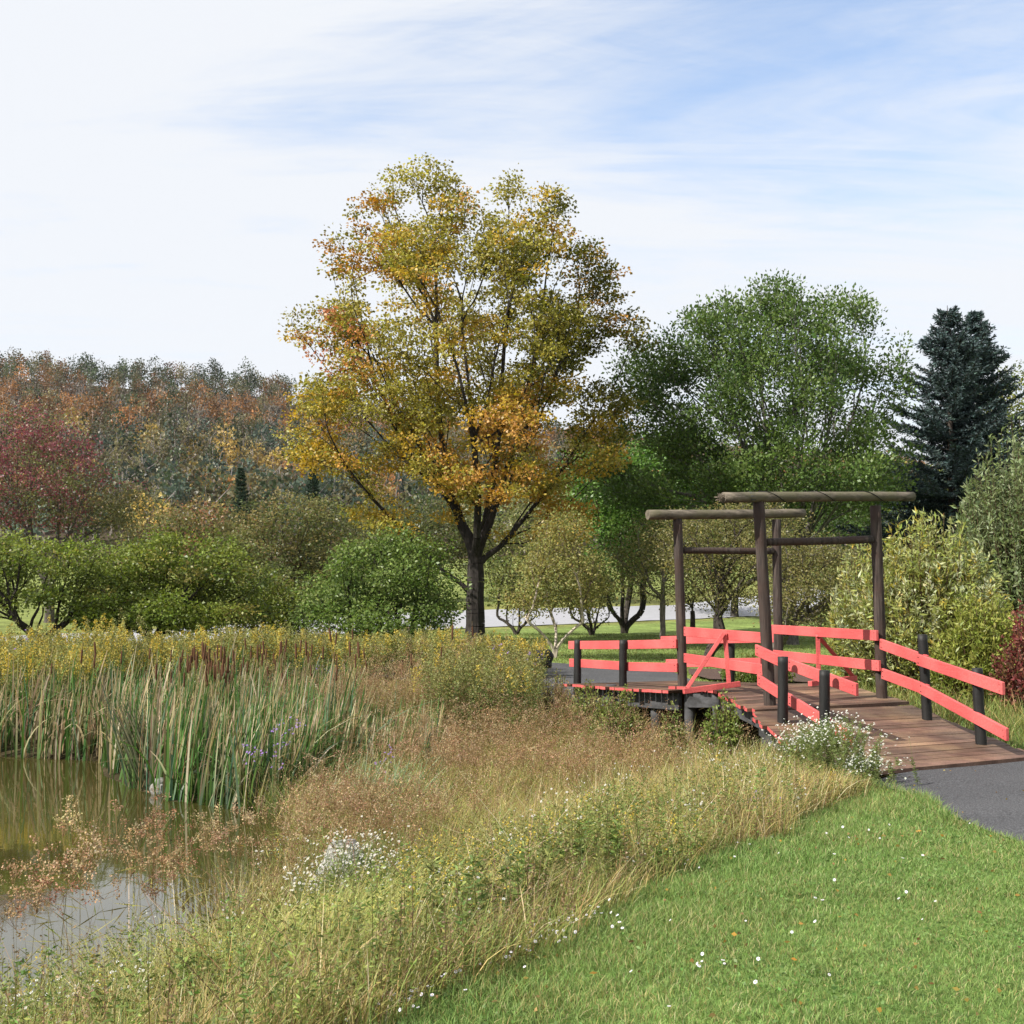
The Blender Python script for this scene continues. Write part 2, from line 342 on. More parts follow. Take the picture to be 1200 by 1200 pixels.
# road (crosses the field obliquely)
rows = []
for v in np.linspace(-32, 19.5, 160):
    a = []
    for u in np.linspace(43.6, 51.2, 7):
        x = v; a.append((x, u + 1.3 * x) if x > -10 else (x, u + 1.3 * -10 + (x + 10) * .9))
    a = [(p, max(q, 12.0)) for p, q in a]; rows.append(a)
road = sheet('road', rows, .03, M_road)
# near path, from the bridge towards the camera
LX = [(3.15, 11.6), (3.47, 11.3), (3.67, 10.7), (3.62, 9.9), (3.6, 9.0), (3.66, 8.4), (3.8, 7.5), (4.0, 6.0), (4.2, 3), (4.3, -6)]
RX = [(5.95, 13.0), (6.1, 12.4), (6.15, 11.6), (6.15, 10.6), (6.1, 9.6), (6.1, 8.8), (6.2, 7.6), (6.3, 6.0), (6.5, 3), (6.6, -6)]
def lerp_rows(A, B, nj=6, sub=4):
    A = np.array(A, float); B = np.array(B, float); A2 = []; B2 = []
    for i in range(len(A) - 1):
        for q in range(sub): A2.append(A[i] + (A[i + 1] - A[i]) * q / sub); B2.append(B[i] + (B[i + 1] - B[i]) * q / sub)
    A2.append(A[-1]); B2.append(B[-1]); return [[a + (b - a) * j / nj for j in range(nj + 1)] for a, b in zip(A2, B2)]
LX = [(x + .05 * math.sin(3.1 * y), y) for x, y in LX]
LX0 = [(3.25, 12.05)] + LX; RX0 = [(5.78, 13.35)] + RX
path = sheet('path', lerp_rows(LX0, RX0, 14, 8), .02, M_asph)
path2 = sheet('path_beyond_bridge', lerp_rows([(3.1, 21.0), (3.4, 22.2), (3.3, 24.2), (1.6, 26.0), (-1.5, 27.2), (-6, 29)], [(.95, 20.0), (.4, 20.7), (-.3, 21.6), (-1.2, 22.4), (-3, 23.4), (-7, 26)], 8, 5), .03, M_asph)
bed = sheet('mulch_bed', lerp_rows([(3.7, 22.3), (3.5, 23.5), (3.7, 25)], [(5.4, 21.6), (6.0, 23.0), (5.6, 24.6)], 5, 4), .06, M_bed)
# pond
wme = bpy.data.meshes.new('pond_water'); wme.from_pydata([(-40, 2.5, WATER_Z), (-1.2, 2.5, WATER_Z), (-1.2, 24, WATER_Z), (-40, 24, WATER_Z)], [], [(0, 1, 2, 3)])
water = link('pond_water', wme, M_water); water['kind'] = 'structure'

# ------------------------------------------------------------------ bridge
bridge = empty('footbridge', (3.9, 16.8, 0))
tag(bridge, 'wooden footbridge with coral red rails and two dark log portals over the wet meadow', 'footbridge')
BO = np.array([3.9, 16.8, 0.])
def bm_to(name, bm, mats, parent=bridge, off=BO, smooth=False):
    bmesh.ops.translate(bm, verts=bm.verts, vec=tuple(-off)); me = bpy.data.meshes.new(name); bm.to_mesh(me); bm.free()
    if smooth:
        for p in me.polygons: p.use_smooth = len(p.vertices) == 4
    return link(name, me, mats, parent)
def board(bm, a, b, h, t, bev=.004, z_is_top=True):
    """plank from a to b (its top edge line), height h, thickness t"""
    a = Vector(a); b = Vector(b); d = (b - a); side = Vector((d.y, -d.x, 0)).normalized() * t / 2; dn = Vector((0, 0, -h))
    vs = []
    for p in (a, b):
        for q in (side, side + dn, -side + dn, -side): vs.append(bm.verts.new(p + q))
    fs = [(0, 1, 2, 3), (7, 6, 5, 4), (0, 4, 5, 1), (1, 5, 6, 2), (2, 6, 7, 3), (3, 7, 4, 0)]
    new = [bm.faces.new([vs[i] for i in f_]) for f_ in fs]
    eds = list({e for f_ in new for e in f_.edges})
    bmesh.ops.bevel(bm, geom=eds, offset=bev, segments=1, affect='EDGES')
def log(bm, a, b, r0, r1, seg=18, n=22, wobble=.010, seed=0):
    rr = random.Random(seed); a = Vector(a); b = Vector(b); d = (b - a).normalized()
    u = d.cross(Vector((0, 1, 0)) if abs(d.y) < .9 else Vector((1, 0, 0))).normalized(); v = d.cross(u)
    rings = []; ph = [rr.random() * 6.28 for _ in range(4)]
    for i in range(n + 1):
        t = i / n; c = a.lerp(b, t) + u * wobble * math.sin(3 * t + ph[0]) + v * wobble * math.sin(4 * t + ph[1]); R = r0 + (r1 - r0) * t
        R *= 1 + rr.uniform(-.03, .03)
        rings.append([bm.verts.new(c + (u * math.cos(k * 2 * math.pi / seg) + v * math.sin(k * 2 * math.pi / seg)) * R * (1 + .03 * math.sin(3 * k + ph[2]))) for k in range(seg)])
    for i in range(n):
        for k in range(seg): bm.faces.new((rings[i][k], rings[i][(k + 1) % seg], rings[i + 1][(k + 1) % seg], rings[i + 1][k]))
    bm.faces.new(list(reversed(rings[0]))); bm.faces.new(rings[-1])
    bmesh.ops.recalc_face_normals(bm, faces=bm.faces)
def rail(p, q, h=.14, t=.04, label=None):
    bm = bmesh.new(); board(bm, p, q, h, t); a = Vector(p); b = Vector(q); d = (b - a).normalized(); sd = Vector((d.y, -d.x, 0)).normalized(); nv = []
    if sd.y > 0: sd = -sd
    for c in (.04, .055, (b - a).length - .05):
        for zz in (.035, h - .035):
            m4 = Matrix.Translation(a + d * c + Vector((0, 0, -zz)) + sd * (t / 2 + .001)); nv += bmesh.ops.create_icosphere(bm, subdivisions=1, radius=.006, matrix=m4)['verts']
    for v_ in nv:
        for f_ in v_.link_faces: f_.material_index = 1
    o = bm_to('handrail', bm, [M_red, M_black])
    if label: o['label'] = label
    # nail heads
    return o
def post(x, y, z0, z1, r, mat, name='post', top=(0, 0), seed=1):
    bm = bmesh.new(); log(bm, (x, y, z0), (x + top[0], y + top[1], z1), r, r * .95, seed=seed); return bm_to(name, bm, mat, smooth=True)
# portals
PN_L, PN_R, PF_L, PF_R = (3.33, 15.2), (4.97, 15.95), (2.62, 18.2), (4.22, 18.75)
tops = {}
def portal(pl, pr, tl, tr, ztop, r, rb, beam, cross, seed):
    for (p, t, k) in ((pl, tl, 0), (pr, tr, 1)):
        post(p[0], p[1], -1.3, ztop, r, M_post, 'portal_post', (t[0] - p[0], t[1] - p[1]), seed + k)
    bm = bmesh.new(); log(bm, beam[0], beam[1], rb * 1.03, rb * .95, n=16, wobble=.006, seed=seed + 5); o = bm_to('top_beam', bm, M_beam, smooth=True)
    bm = bmesh.new(); log(bm, cross[0], cross[1], .05, .052, n=12, wobble=.008, seed=seed + 6); bm_to('cross_beam', bm, M_post, smooth=True)
    return o
nb = portal(PN_L, PN_R, W(889, 590, 15.2)[:2], W(1025, 588, 15.95)[:2], 2.62, .077, .066,
       (W(847, 583, 14.95), W(1070, 582, 16.15)), (W(897, 636, 15.25), W(1021, 631.5, 15.9)), 10)
fb = portal(PF_L, PF_R, W(794, 606, 18.2)[:2], W(910, 603, 18.75)[:2], 2.60, .074, .074,
       (W(759, 603, 18.0), W(942, 601.5, 18.95)), (W(800, 645.5, 18.25), W(906, 645, 18.7)), 30)
# wire wound round the near beam
a = W(847, 583, 14.95); b = W(1070, 582, 16.15); d = unit(b - a); u = unit(np.cross(d, [0, 0, 1.])); v = np.cross(d, u)
acc = Acc(); pts = []
for t in np.linspace(.03, .93, 150):
    an = t * 5.2 * 2 * math.pi / 1.35; pts.append(a + (b - a) * t + (u * math.cos(an) + v * math.sin(an)) * .075)
pts = np.array(pts); tubes(acc, pts[:-1], pts[1:], np.full(149, .006), np.full(149, .006), np.array([.02, .02, .02]), 4)
# frayed fabric and wire end
for k in range(26):
    p0 = a + rdir(1)[0] * .05; p1 = a - d * rng.uniform(.02, .07) + rdir(1)[0] * .06
    tubes(acc, p0[None], p1[None], np.array([.008]), np.array([.004]), np.array([.16, .13, .10]), 3)
wire = acc.build('wire', M_bark, nb); wire.parent = nb; wire.data.transform(Matrix.Translation(Vector(tuple(-BO))))
# black marking band on the near beam
bm = bmesh.new(); p = a + (b - a) * .125; q = a + (b - a) * .15; log(bm, p, q, .0715, .0715, n=2, wobble=0, seed=3); band = bm_to('band', bm, M_joist, smooth=True); band.parent = nb

# rails, in spans (survey px, distance)
for (p, q, lab) in [
    (W(802.5, 734.5, 18.1), W(895, 741.2, 15.3), None), (W(802.5, 765.5, 18.1), W(895, 778.5, 15.3), None),
    (W(903.5, 732.0, 18.55), W(1028, 738.6, 15.82), None), (W(906, 761.6, 18.55), W(1031, 774.2, 15.82), None),
    (W(886, 755, 15.05), W(929, 774.5, 14.42), None), (W(924, 771.5, 14.43), W(1004.5, 801, 13.3), None),
    (W(888.5, 789.8, 15.05), W(931, 817, 14.42), None), (W(924.5, 812.5, 14.43), W(998, 858, 13.25), None),
    (W(1032, 748.5, 15.85), W(1087, 768.0, 14.7), None), (W(1075, 766, 14.72), W(1176, 799.5, 13.1), None),
    (W(1034, 783, 15.85), W(1088, 802.5, 14.7), None), (W(1078, 799, 14.70), W(1180.5, 853.5, 13.1), None),
    (W(793, 749, 18.15), W(731, 750.6, 19.2), None), (W(730, 750.6, 19.25), W(667, 751.2, 20.5), None),
    (W(794, 777, 18.15), W(732, 775.8, 19.2), None), (W(731, 775.2, 19.25), W(668, 771.8, 20.5), None),
    (W(912, 742.5, 18.72), W(775, 745.6, 21.1), None), (W(912, 770.5, 18.72), W(781, 772.6, 21.0), None)]:
    rail(p, q)
# black side posts: base, top
for (x, y, z0, z1, sx, sy, sd) in [(3.23, 14.22, -.9, .69, .0, .0, 1), (3.545, 13.52, -.9, .575, .012, 0, 2),
        (5.16, 14.83, -.8, .93, -.03, 0, 3), (5.38, 13.66, -.8, .59, -.03, 0, 4)]:
    post(x, y, z0, z1, .063, M_black, 'side_post', (sx, sy), 50 + sd)
for (px, d_, pyt, sd) in [(677, 20.25, 750, 5), (730.5, 19.12, 750, 6), (856.5, 19.78, 754, 7)]:
    p = W(px, pyt, d_); post(p[0], p[1], -.9, p[2], .066, M_black, 'side_post', (0, 0), 50 + sd)
# outrigger braces
def brace(vt, vb, o_, name='brace'):
    vt, vb, o_ = map(Vector, (vt, vb, o_)); bm = bmesh.new()
    def bar(a, b, w):
        a, b = Vector(a), Vector(b); d = (b - a).normalized(); u = d.cross(Vector((0.2, 1, 0))).normalized(); v = d.cross(u)
        vs = [bm.verts.new(p + u * w * i * .5 + v * w * j * .5) for p in (a, b) for i, j in ((-1, -1), (1, -1), (1, 1), (-1, 1))]
        nf = [bm.faces.new([vs[i] for i in f_]) for f_ in ((3, 2, 1, 0), (4, 5, 6, 7), (0, 1, 5, 4), (1, 2, 6, 5), (2, 3, 7, 6), (3, 0, 4, 7))]
        bmesh.ops.bevel(bm, geom=list({e for f_ in nf for e in f_.edges}), offset=.004, segments=1, affect='EDGES')
    bar(vt, vb + Vector((0, 0, .0)), .062); bar(vt + Vector((-.02, -.03, 0)), o_ + Vector((0, 0, .03)), .055); bar(vb + (vb - o_) * .25, o_ - (vb - o_).normalized() * .05, .075)
    bmesh.ops.recalc_face_normals(bm, faces=bm.faces); return bm_to(name, bm, M_red)
brace(W(849.5, 742, 16.42), W(854.5, 803, 16.38), W(805, 809.5, 16.25))
brace(W(958.5, 744, 17.25), W(959.5, 800, 17.27), W(1000, 795, 17.7))
# decks: planks between a left and a right edge line
def arch(y):
    t = np.clip((y - 14.8) / (18.3 - 14.8), 0, 1); return .10 * 4 * t * (1 - t)
def polyl(P, t):
    P = np.array(P, float); s = np.concatenate([[0], np.cumsum(np.linalg.norm(np.diff(P, axis=0), axis=1))]); t = t * s[-1]
    return np.array([np.interp(t, s, P[:, k]) for k in range(3)])
def deck(Lp, Rp, n, seed):
    rr = random.Random(seed); quads = []; mats = []; V = []; Fc = []; C = []
    for i in range(n):
        t0 = (i + .035) / n; t1 = (i + .965) / n; tone = rr.uniform(.62, 1.35); dz = rr.uniform(-.003, .003)
        ex = rr.uniform(-.05, .05); ex2 = rr.uniform(-.03, .03)
        a0, a1, b0, b1 = polyl(Lp, t0), polyl(Lp, t1), polyl(Rp, t0), polyl(Rp, t1)
        dr = unit(b0 - a0); a0 = a0 + dr * ex; a1 = a1 + dr * ex; b0 = b0 + dr * ex2; b1 = b1 + dr * ex2
        k = len(V)
        for q in (a0, a1, b1, b0): V.append(q + [0, 0, dz])
        for q in (a0, a1, b1, b0): V.append(q + [0, 0, dz - .042])
        for f_, m in (((0, 3, 2, 1), 0), ((4, 5, 6, 7), 0), ((0, 1, 5, 4), 1), ((2, 3, 7, 6), 1), ((0, 4, 7, 3), 0), ((1, 2, 6, 5), 0)):
            Fc.append([k + j for j in f_]); mats.append(m)
        C += [(tone * rr.uniform(.95, 1.05), tone, tone * rr.uniform(.9, 1.0))] * 8
    V = np.array(V) - BO; me = bpy.data.meshes.new('deck'); me.from_pydata(V.tolist(), [], Fc)
    at = me.attributes.new('Col', 'FLOAT_COLOR', 'POINT'); c = np.ones((len(V), 4), np.float32); c[:, :3] = C; at.data.foreach_set('color', c.ravel())
    o = link('deck', me, [M_deck, M_red], bridge); me.polygons.foreach_set('material_index', np.array(mats, np.int32)); me.update(); return o
mainL = [(2.99, 14.78), (2.77, 16.5), (2.54, 17.4), (2.34, 17.55)]; mainR = [(5.22, 15.62), (4.9, 16.9), (4.6, 18.2), (4.5, 18.9)]
mL = [(x, y, arch(y)) for x, y in mainL]; mR = [(x, y, arch(y - .6)) for x, y in mainR]
deck(mL, mR, 24, 1)
deck([(3.2, 11.86, -.345), (3.02, 13.3, -.20), (2.93, 14.74, -.014)], [(5.80, 13.18, -.345), (5.55, 14.4, -.2), (5.24, 15.58, -.014)], 20, 2)
deck([(2.32, 17.6, 0), (1.72, 18.6, -.05), (.9, 20.1, -.10)], [(4.5, 18.95, -.0), (3.8, 19.9, -.06), (3.0, 21.05, -.12)], 20, 3)
# stringers, fascia and piles under the deck
def under(p, q, h=.2, t=.07, dz=-.045):
    bm = bmesh.new(); p = np.array(p, float) + [0, 0, dz]; q = np.array(q, float) + [0, 0, dz]; board(bm, p, q, h, t); bm_to('stringer', bm, M_joist)
for off in (.12, 1.0, 1.9):
    dx = off
    under((3.0 + dx, 14.85 + .35 * dx, 0), (2.78 + dx * .95, 16.5 + .35 * dx, .10)); under((2.78 + dx * .95, 16.5 + .35 * dx, .10), (2.5 + dx * .9, 17.5 + .4 * dx, .0))
    under((2.96 + dx, 14.7 + .33 * dx, -.04), (3.22 + dx, 12.0 + .45 * dx, -.34), .22)
    under((2.4 + dx * .85, 17.65 + .6 * dx, 0), (1.0 + dx * .85, 20.1 + .5 * dx, -.1), .26)
for (x, y) in [(3.1, 14.9), (2.75, 16.5), (2.5, 17.5), (2.1, 18.3), (4.9, 15.7), (4.4, 17.6), (3.15, 13.4), (1.5, 19.2)]:
    post(x + .12, y + .1, -1.8, -.05 + (arch(y) if 14.8 < y < 18 else 0) - (0.13 if y < 14 else 0), .085, M_joist, 'pile', (0, 0), int(x * 77))

# ------------------------------------------------------------------ trees
def grow(points, base, fork_h, bf, lean=(0, 0)):
    """greedy growth that joins every crown point to the skeleton; returns nodes, parents"""
    n0 = max(2, int(fork_h / .3) + 1); nodes = [np.array(base, float)]; par = [-1]; plen = [0.]
    for i in range(1, n0 + 1):
        t = i / n0; nodes.append(np.array(base) + np.array([lean[0] * t * t + rng.normal(0, .005), lean[1] * t * t, fork_h * t])); par.append(i - 1); plen.append(fork_h * t)
    P = np.array(points); n = len(P); best = np.full(n, 1e9); bi = np.zeros(n, int); used = np.zeros(n, bool)
    def upd(k):
        nonlocal best, bi
        v = P - nodes[k]; d = np.linalg.norm(v, axis=1); dz = v[:, 2]
        c = d + bf * plen[k] + .35 * np.maximum(-dz, 0)
        if par[k] >= 0:
            dk = nodes[k] - nodes[par[k]]; dk = dk / (np.linalg.norm(dk) + 1e-9); c = c + .55 * d * (1 - (v @ dk) / np.maximum(d, 1e-6))
        m = (c < best) & ~used; best[m] = c[m]; bi[m] = k
    for k in range(max(1, int(n0 * .55)), n0 + 1): upd(k)
    for _ in range(n):
        j = int(np.argmin(np.where(used, 1e9, best))); used[j] = True; k = bi[j]
        nodes.append(P[j]); par.append(k); plen.append(plen[k] + float(np.linalg.norm(P[j] - nodes[k]))); upd(len(nodes) - 1)
    return np.array(nodes), np.array(par), n0
def tree_mesh(accB, accL, base, crown_pts, fork_h, R, leaf, colf, bf=.55, bark=(.05, .042, .035), lean=(0, 0), tip=.006, leafy=14, droop=0., stems=1, spread=.3, twig=None):
    """crown_pts (n,3); leaf = dict(k, size, sig, w, up)"""
    groups = [crown_pts]
    if stems > 1:
        ang = np.arctan2(crown_pts[:, 1] - base[1], crown_pts[:, 0] - base[0]); g = np.floor((ang + np.pi) / (2 * np.pi) * stems + rng.random()) % stems
        groups = [crown_pts[g == i] for i in range(stems)]
    for gi, pts in enumerate(groups):
        if len(pts) < 4: continue
        b = np.array(base, float)
        if stems > 1:
            m = pts.mean(0) - b; m[2] = 0; m = unit(m); ln = m[:2] * (fork_h * .35 + spread * .5)
        else: ln = lean
        nodes, par, n0 = grow(pts, b, fork_h, bf, ln)
        N = len(nodes); cnt = np.ones(N)
        for i in range(N - 1, 0, -1): cnt[par[i]] += cnt[i]
        heavy = np.full(N, -1)
        for i in range(1, N):
            if heavy[par[i]] < 0 or cnt[i] > cnt[heavy[par[i]]]: heavy[par[i]] = i
        idx = np.where((np.arange(N) > n0) & (heavy >= 0) & (cnt > 2))[0]
        for _ in range(5): nodes[idx] = nodes[idx] * .4 + .3 * (nodes[par[idx]] + nodes[heavy[idx]])
        Rr = R if stems == 1 else R * .7
        ex = math.log(Rr / tip) / math.log(cnt[0]); rad = tip * cnt ** ex
        rad[:n0 + 1] *= np.interp(np.arange(n0 + 1) / n0, [0, .25, 1], [1.25, 1.0, .92])
        i = np.arange(1, N); p = par[i]; A = nodes[p]; Bn = nodes[i]; gp = np.where(par[p] >= 0, par[p], p)
        td = unit(A - nodes[gp] + np.array([0, 0, 1e-3])); ln_ = np.linalg.norm(Bn - A, axis=1, keepdims=True)
        ctrl = A + td * ln_ * .38 + rng.normal(0, .02, A.shape) * ln_; r1 = rad[i]; r0 = np.minimum(rad[p], r1 * 1.35)
        r0[i <= n0 + 0] = rad[p[i <= n0]]
        prev = A; pr = r0; S = 3
        barkc = np.array(bark)
        for q in range(1, S + 1):
            t = q / S; cur = A * (1 - t) ** 2 + 2 * ctrl * t * (1 - t) + Bn * t * t; cr = r0 * (1 - t) + r1 * t
            for lo, hi, K in ((.05, 9, 9), (.018, .05, 5), (0, .018, 3)):
                mk = (r1 >= lo) & (r1 < hi)
                if mk.any(): tubes(accB, prev[mk], cur[mk], pr[mk], cr[mk], jit(barkc if (twig is None or lo > .017) else np.array(twig), int(mk.sum()), .03 if lo > .04 else .1, .01), K)
            prev = cur; pr = cr
        # foliage sprays along thin shoots
        tipm = np.where((cnt <= leafy) & (np.arange(N) > n0))[0]; K = leaf['k']
        T = np.repeat(tipm, K); n = len(T)
        tt = rng.random((n, 1)); c = nodes[T] * (1 - tt * .5) + nodes[par[T]] * tt * .5
        sig = leaf['sig']; off = rng.normal(0, 1, (n, 3)) * np.array([sig, sig, sig * leaf.get('flat', .6)])
        off = off / np.maximum(1, np.linalg.norm(off, axis=1, keepdims=True) / (2.1 * sig))
        pos = c + off; pos[:, 2] -= droop * np.abs(rng.normal(0, sig, n))
        D = unit(off + rng.normal(0, sig * .7, (n, 3)) + np.array([0, 0, leaf.get('updir', -.05)]) * sig * 2)
        base_c = colf(nodes[tipm]); col = jit(np.repeat(base_c, K, 0), n, .2, .05)
        sz = leaf['size'] * rng.uniform(.6, 1.25, n)
        leaves(accL, pos, D, sz, sz * leaf.get('w', .75), col)
def ell_points(ells, n, shell=.55, minz=None, gap=-.7):
    """points inside a union of ellipsoids (px, py, dist, rx_px, rz_px, depth_ratio)"""
    out_ = []; vols = []
    E = []
    for (px, py, d, rx, rz, dr) in ells:
        c = W(px, py, d); sx = d / F; E.append((c, np.array([rx * sx, rx * sx * dr, rz * sx]))); vols.append(np.prod(E[-1][1]) ** .8)
    vols = np.array(vols) / sum(vols)
    while sum(len(o) for o in out_) < n * 1.5:
        for (c, r), v in zip(E, vols):
            k = max(1, int(n * v)); q = rdir(k) * (rng.random((k, 1)) ** (1 / (3 + 3 * shell)))
            out_.append(c + q * r)
    P = np.concatenate(out_)
    sc = 6.5 / (max(e[1][0] for e in E) + 1.5); q = P * sc
    nz = np.sin(q[:, 0] * 1.9 + 2 * np.sin(q[:, 2] * 1.1)) + np.sin(q[:, 1] * 2.1 + 1.5 * np.sin(q[:, 0] * 1.3)) + np.sin(q[:, 2] * 2.6 + 1.8 * np.sin(q[:, 1] * .9 + 1))
    P = P[nz > gap]
    rng.shuffle(P); P = P[:n]
    if minz is not None: P[:, 2] = np.maximum(P[:, 2], minz + rng.random(len(P)) * .4)
    return P
def blue_noise(P, md):
    keep = []
    for p in P:
        if not keep or np.min(np.linalg.norm(np.array(keep) - p, axis=1)) > md: keep.append(p)
    return np.array(keep)
def tree(name, label, cat, basepx, d, ells, n, fork, R, leaf, pal, group=None, md=.25, crown_name='crown', **kw):
    x = (basepx - 600) / F * d; b = gpt(x, d); b[2] -= .08
    P = blue_noise(ell_points(ells, n, kw.pop('shell', .55), kw.pop('minz', None), kw.pop('gap', -.7)), md)
    colf = pal if callable(pal) else (lambda Q, pal=pal: pick(pal, len(Q), np.clip(.5 + .33 * wob(Q[:, 0] + Q[:, 2] * 1.3, Q[:, 1] + Q[:, 2], .9, 5) + rng.normal(0, .22, len(Q)), 0, .999)))
    root = empty(name, b); tag(root, label, cat, group)
    leaf = dict(leaf); leaf['size'] *= .80; leaf['k'] = int(leaf['k'] * 1.45)
    aB, aL = Acc(), Acc(); tree_mesh(aB, aL, b, P, fork, R, leaf, colf, **kw)
    for a_, nm, mt in ((aB, 'trunk', M_bark), (aL, crown_name, M_leaf)):
        o = a_.build(nm, mt, root, loc=b); 
    return root

OLG = (.24, .215, .042); GLD = (.42, .29, .05); ORG = (.46, .26, .07); DOL = (.11, .11, .016); RED = (.45, .19, .09); YGR = (.32, .285, .06)
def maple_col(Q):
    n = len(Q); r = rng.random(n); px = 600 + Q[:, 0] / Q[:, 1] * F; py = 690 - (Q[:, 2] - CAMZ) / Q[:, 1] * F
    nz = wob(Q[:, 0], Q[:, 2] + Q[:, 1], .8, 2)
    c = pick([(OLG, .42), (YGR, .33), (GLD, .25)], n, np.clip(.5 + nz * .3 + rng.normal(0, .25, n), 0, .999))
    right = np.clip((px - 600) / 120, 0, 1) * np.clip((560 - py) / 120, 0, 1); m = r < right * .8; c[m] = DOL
    g = (py > 480) & (rng.random(n) < .25 + .2 * nz); c[g] = GLD
    o = (np.hypot((px - 590) / 60, (py - 530) / 75) < 1) & (rng.random(n) < .4); c[o] = ORG
    o = (np.hypot((px - 630) / 70, (py - 610) / 40) < 1) & (rng.random(n) < .5); c[o] = (.42, .25, .05)
    o = (np.hypot((px - 385) / 45, (py - 395) / 40) < 1) & (rng.random(n) < .35); c[o] = RED
    o = rng.random(n) < .04; c[o] = ORG
    o = (px < 450) & (py < 330) & (rng.random(n) < .5); c[o] = (.33, .17, .03)
    return c
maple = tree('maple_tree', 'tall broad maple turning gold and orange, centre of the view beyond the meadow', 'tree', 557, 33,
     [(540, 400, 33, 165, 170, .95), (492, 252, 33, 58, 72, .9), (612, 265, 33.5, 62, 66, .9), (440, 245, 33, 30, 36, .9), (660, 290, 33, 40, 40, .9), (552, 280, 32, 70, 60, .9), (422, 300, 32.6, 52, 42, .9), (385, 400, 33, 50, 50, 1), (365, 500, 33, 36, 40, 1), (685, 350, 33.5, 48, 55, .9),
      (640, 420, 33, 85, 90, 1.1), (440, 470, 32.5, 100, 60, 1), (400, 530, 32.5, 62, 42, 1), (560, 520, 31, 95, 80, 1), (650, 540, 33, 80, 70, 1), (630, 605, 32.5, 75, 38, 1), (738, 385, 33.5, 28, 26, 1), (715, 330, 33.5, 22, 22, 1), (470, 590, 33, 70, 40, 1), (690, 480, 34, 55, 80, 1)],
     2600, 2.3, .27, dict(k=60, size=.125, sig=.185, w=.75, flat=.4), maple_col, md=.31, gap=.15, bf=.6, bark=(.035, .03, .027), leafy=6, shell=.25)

GR1 = [((.085, .135, .034), .5), ((.12, .175, .045), .3), ((.06, .10, .03), .2)]
tree('ash_tree', 'large rounded bright green tree with many spreading limbs rising behind the log portals', 'tree', 925, 36,
     [(890, 470, 36, 150, 130, .9), (830, 420, 36, 70, 60, .9), (900, 385, 36, 75, 60, .9), (970, 395, 36, 62, 60, .9), (1025, 440, 36, 42, 62, .9), (770, 450, 36, 55, 60, 1), (750, 540, 36, 60, 60, 1), (1010, 540, 36, 60, 65, 1), (800, 560, 35, 70, 50, 1), (930, 560, 35, 120, 50, 1)],
     2500, .9, .24, dict(k=54, size=.145, sig=.20, w=.6, flat=.8, updir=.4), GR1, md=.32, gap=-.2, shell=1.1, bf=.7, bark=(.10, .09, .08), leafy=5)
tree('green_tree', 'glossy dark green tree filling the gap right of the gold maple, on the far lawn', 'tree', 731, 41,
     [(735, 590, 41, 62, 60, 1), (715, 640, 40, 45, 45, 1), (690, 560, 41, 30, 50, 1), (760, 640, 41, 45, 40, 1), (770, 560, 42, 60, 50, 1)], 650, .7, .16,
     dict(k=48, size=.17, sig=.27, w=.7), [((.09, .17, .035), .5), ((.13, .22, .05), .4), ((.06, .11, .025), .1)], md=.33, stems=3, spread=.5, leafy=8)
APP = [((.19, .175, .065), .45), ((.15, .15, .05), .3), ((.25, .22, .08), .15), ((.11, .10, .05), .1)]
tree('crabapple_tree', 'small grey green crabapple with a single straight trunk, just left of the far portal post', 'tree', 776, 33,
     [(765, 660, 33, 48, 42, 1), (740, 650, 33, 30, 32, 1), (790, 640, 33, 30, 30, 1), (765, 625, 33, 30, 22, 1)], 480, .75, .085, dict(k=34, size=.08, sig=.18, w=.6), APP, md=.2, bark=(.12, .105, .09), bf=.35, leafy=7)
tree('apple_tree', 'gnarled apple tree with twisted dark trunk framed between the two portals', 'tree', 827, 28,
     [(835, 650, 28, 62, 42, 1), (870, 645, 28, 45, 45, 1), (815, 625, 28, 50, 25, 1), (860, 690, 27.5, 45, 20, 1), (880, 610, 28.5, 60, 22, 1)], 900, .55, .15, dict(k=36, size=.075, sig=.16, w=.6), APP, md=.17, bark=(.045, .037, .032), bf=.3, stems=2, spread=.3, leafy=7)
tree('apple_tree', 'low wide apple tree with pale lichened limbs, behind the right hand rails', 'tree', 890, 26.5,
     [(950, 670, 26, 65, 45, 1), (920, 650, 26, 45, 35, 1), (985, 690, 26, 40, 45, 1), (945, 705, 25.5, 60, 35, 1)], 900, .5, .17, dict(k=34, size=.075, sig=.16, w=.6), APP, md=.17, bark=(.13, .115, .095), bf=.3, leafy=7, lean=(.3, 0))
tree('birch_tree', 'slender white barked birch clump with pale yellow green leaves beside the tarmac path', 'tree', 650, 28,
     [(660, 660, 28, 48, 55, 1), (630, 690, 28, 35, 35, 1), (690, 690, 28, 30, 35, 1), (655, 620, 28.3, 30, 25, 1)], 620, .9, .055, dict(k=44, size=.085, sig=.19, w=.65), [((.26, .24, .08), .5), ((.19, .2, .06), .35), ((.30, .22, .06), .15)],
     md=.2, bark=(.42, .36, .29), twig=(.13,.10,.07), bf=.35, stems=3, spread=.7, leafy=9)
tree('small_tree', 'small multi stemmed tree at the road edge, right behind the birch clump', 'tree', 693, 39,
     [(690, 690, 39, 34, 26, 1), (675, 675, 39, 28, 24, 1)], 200, .6, .09, dict(k=30, size=.12, sig=.22, w=.6), [((.15, .15, .05), .6), ((.10, .13, .035), .4)], md=.28, stems=3, spread=.7, leafy=8)
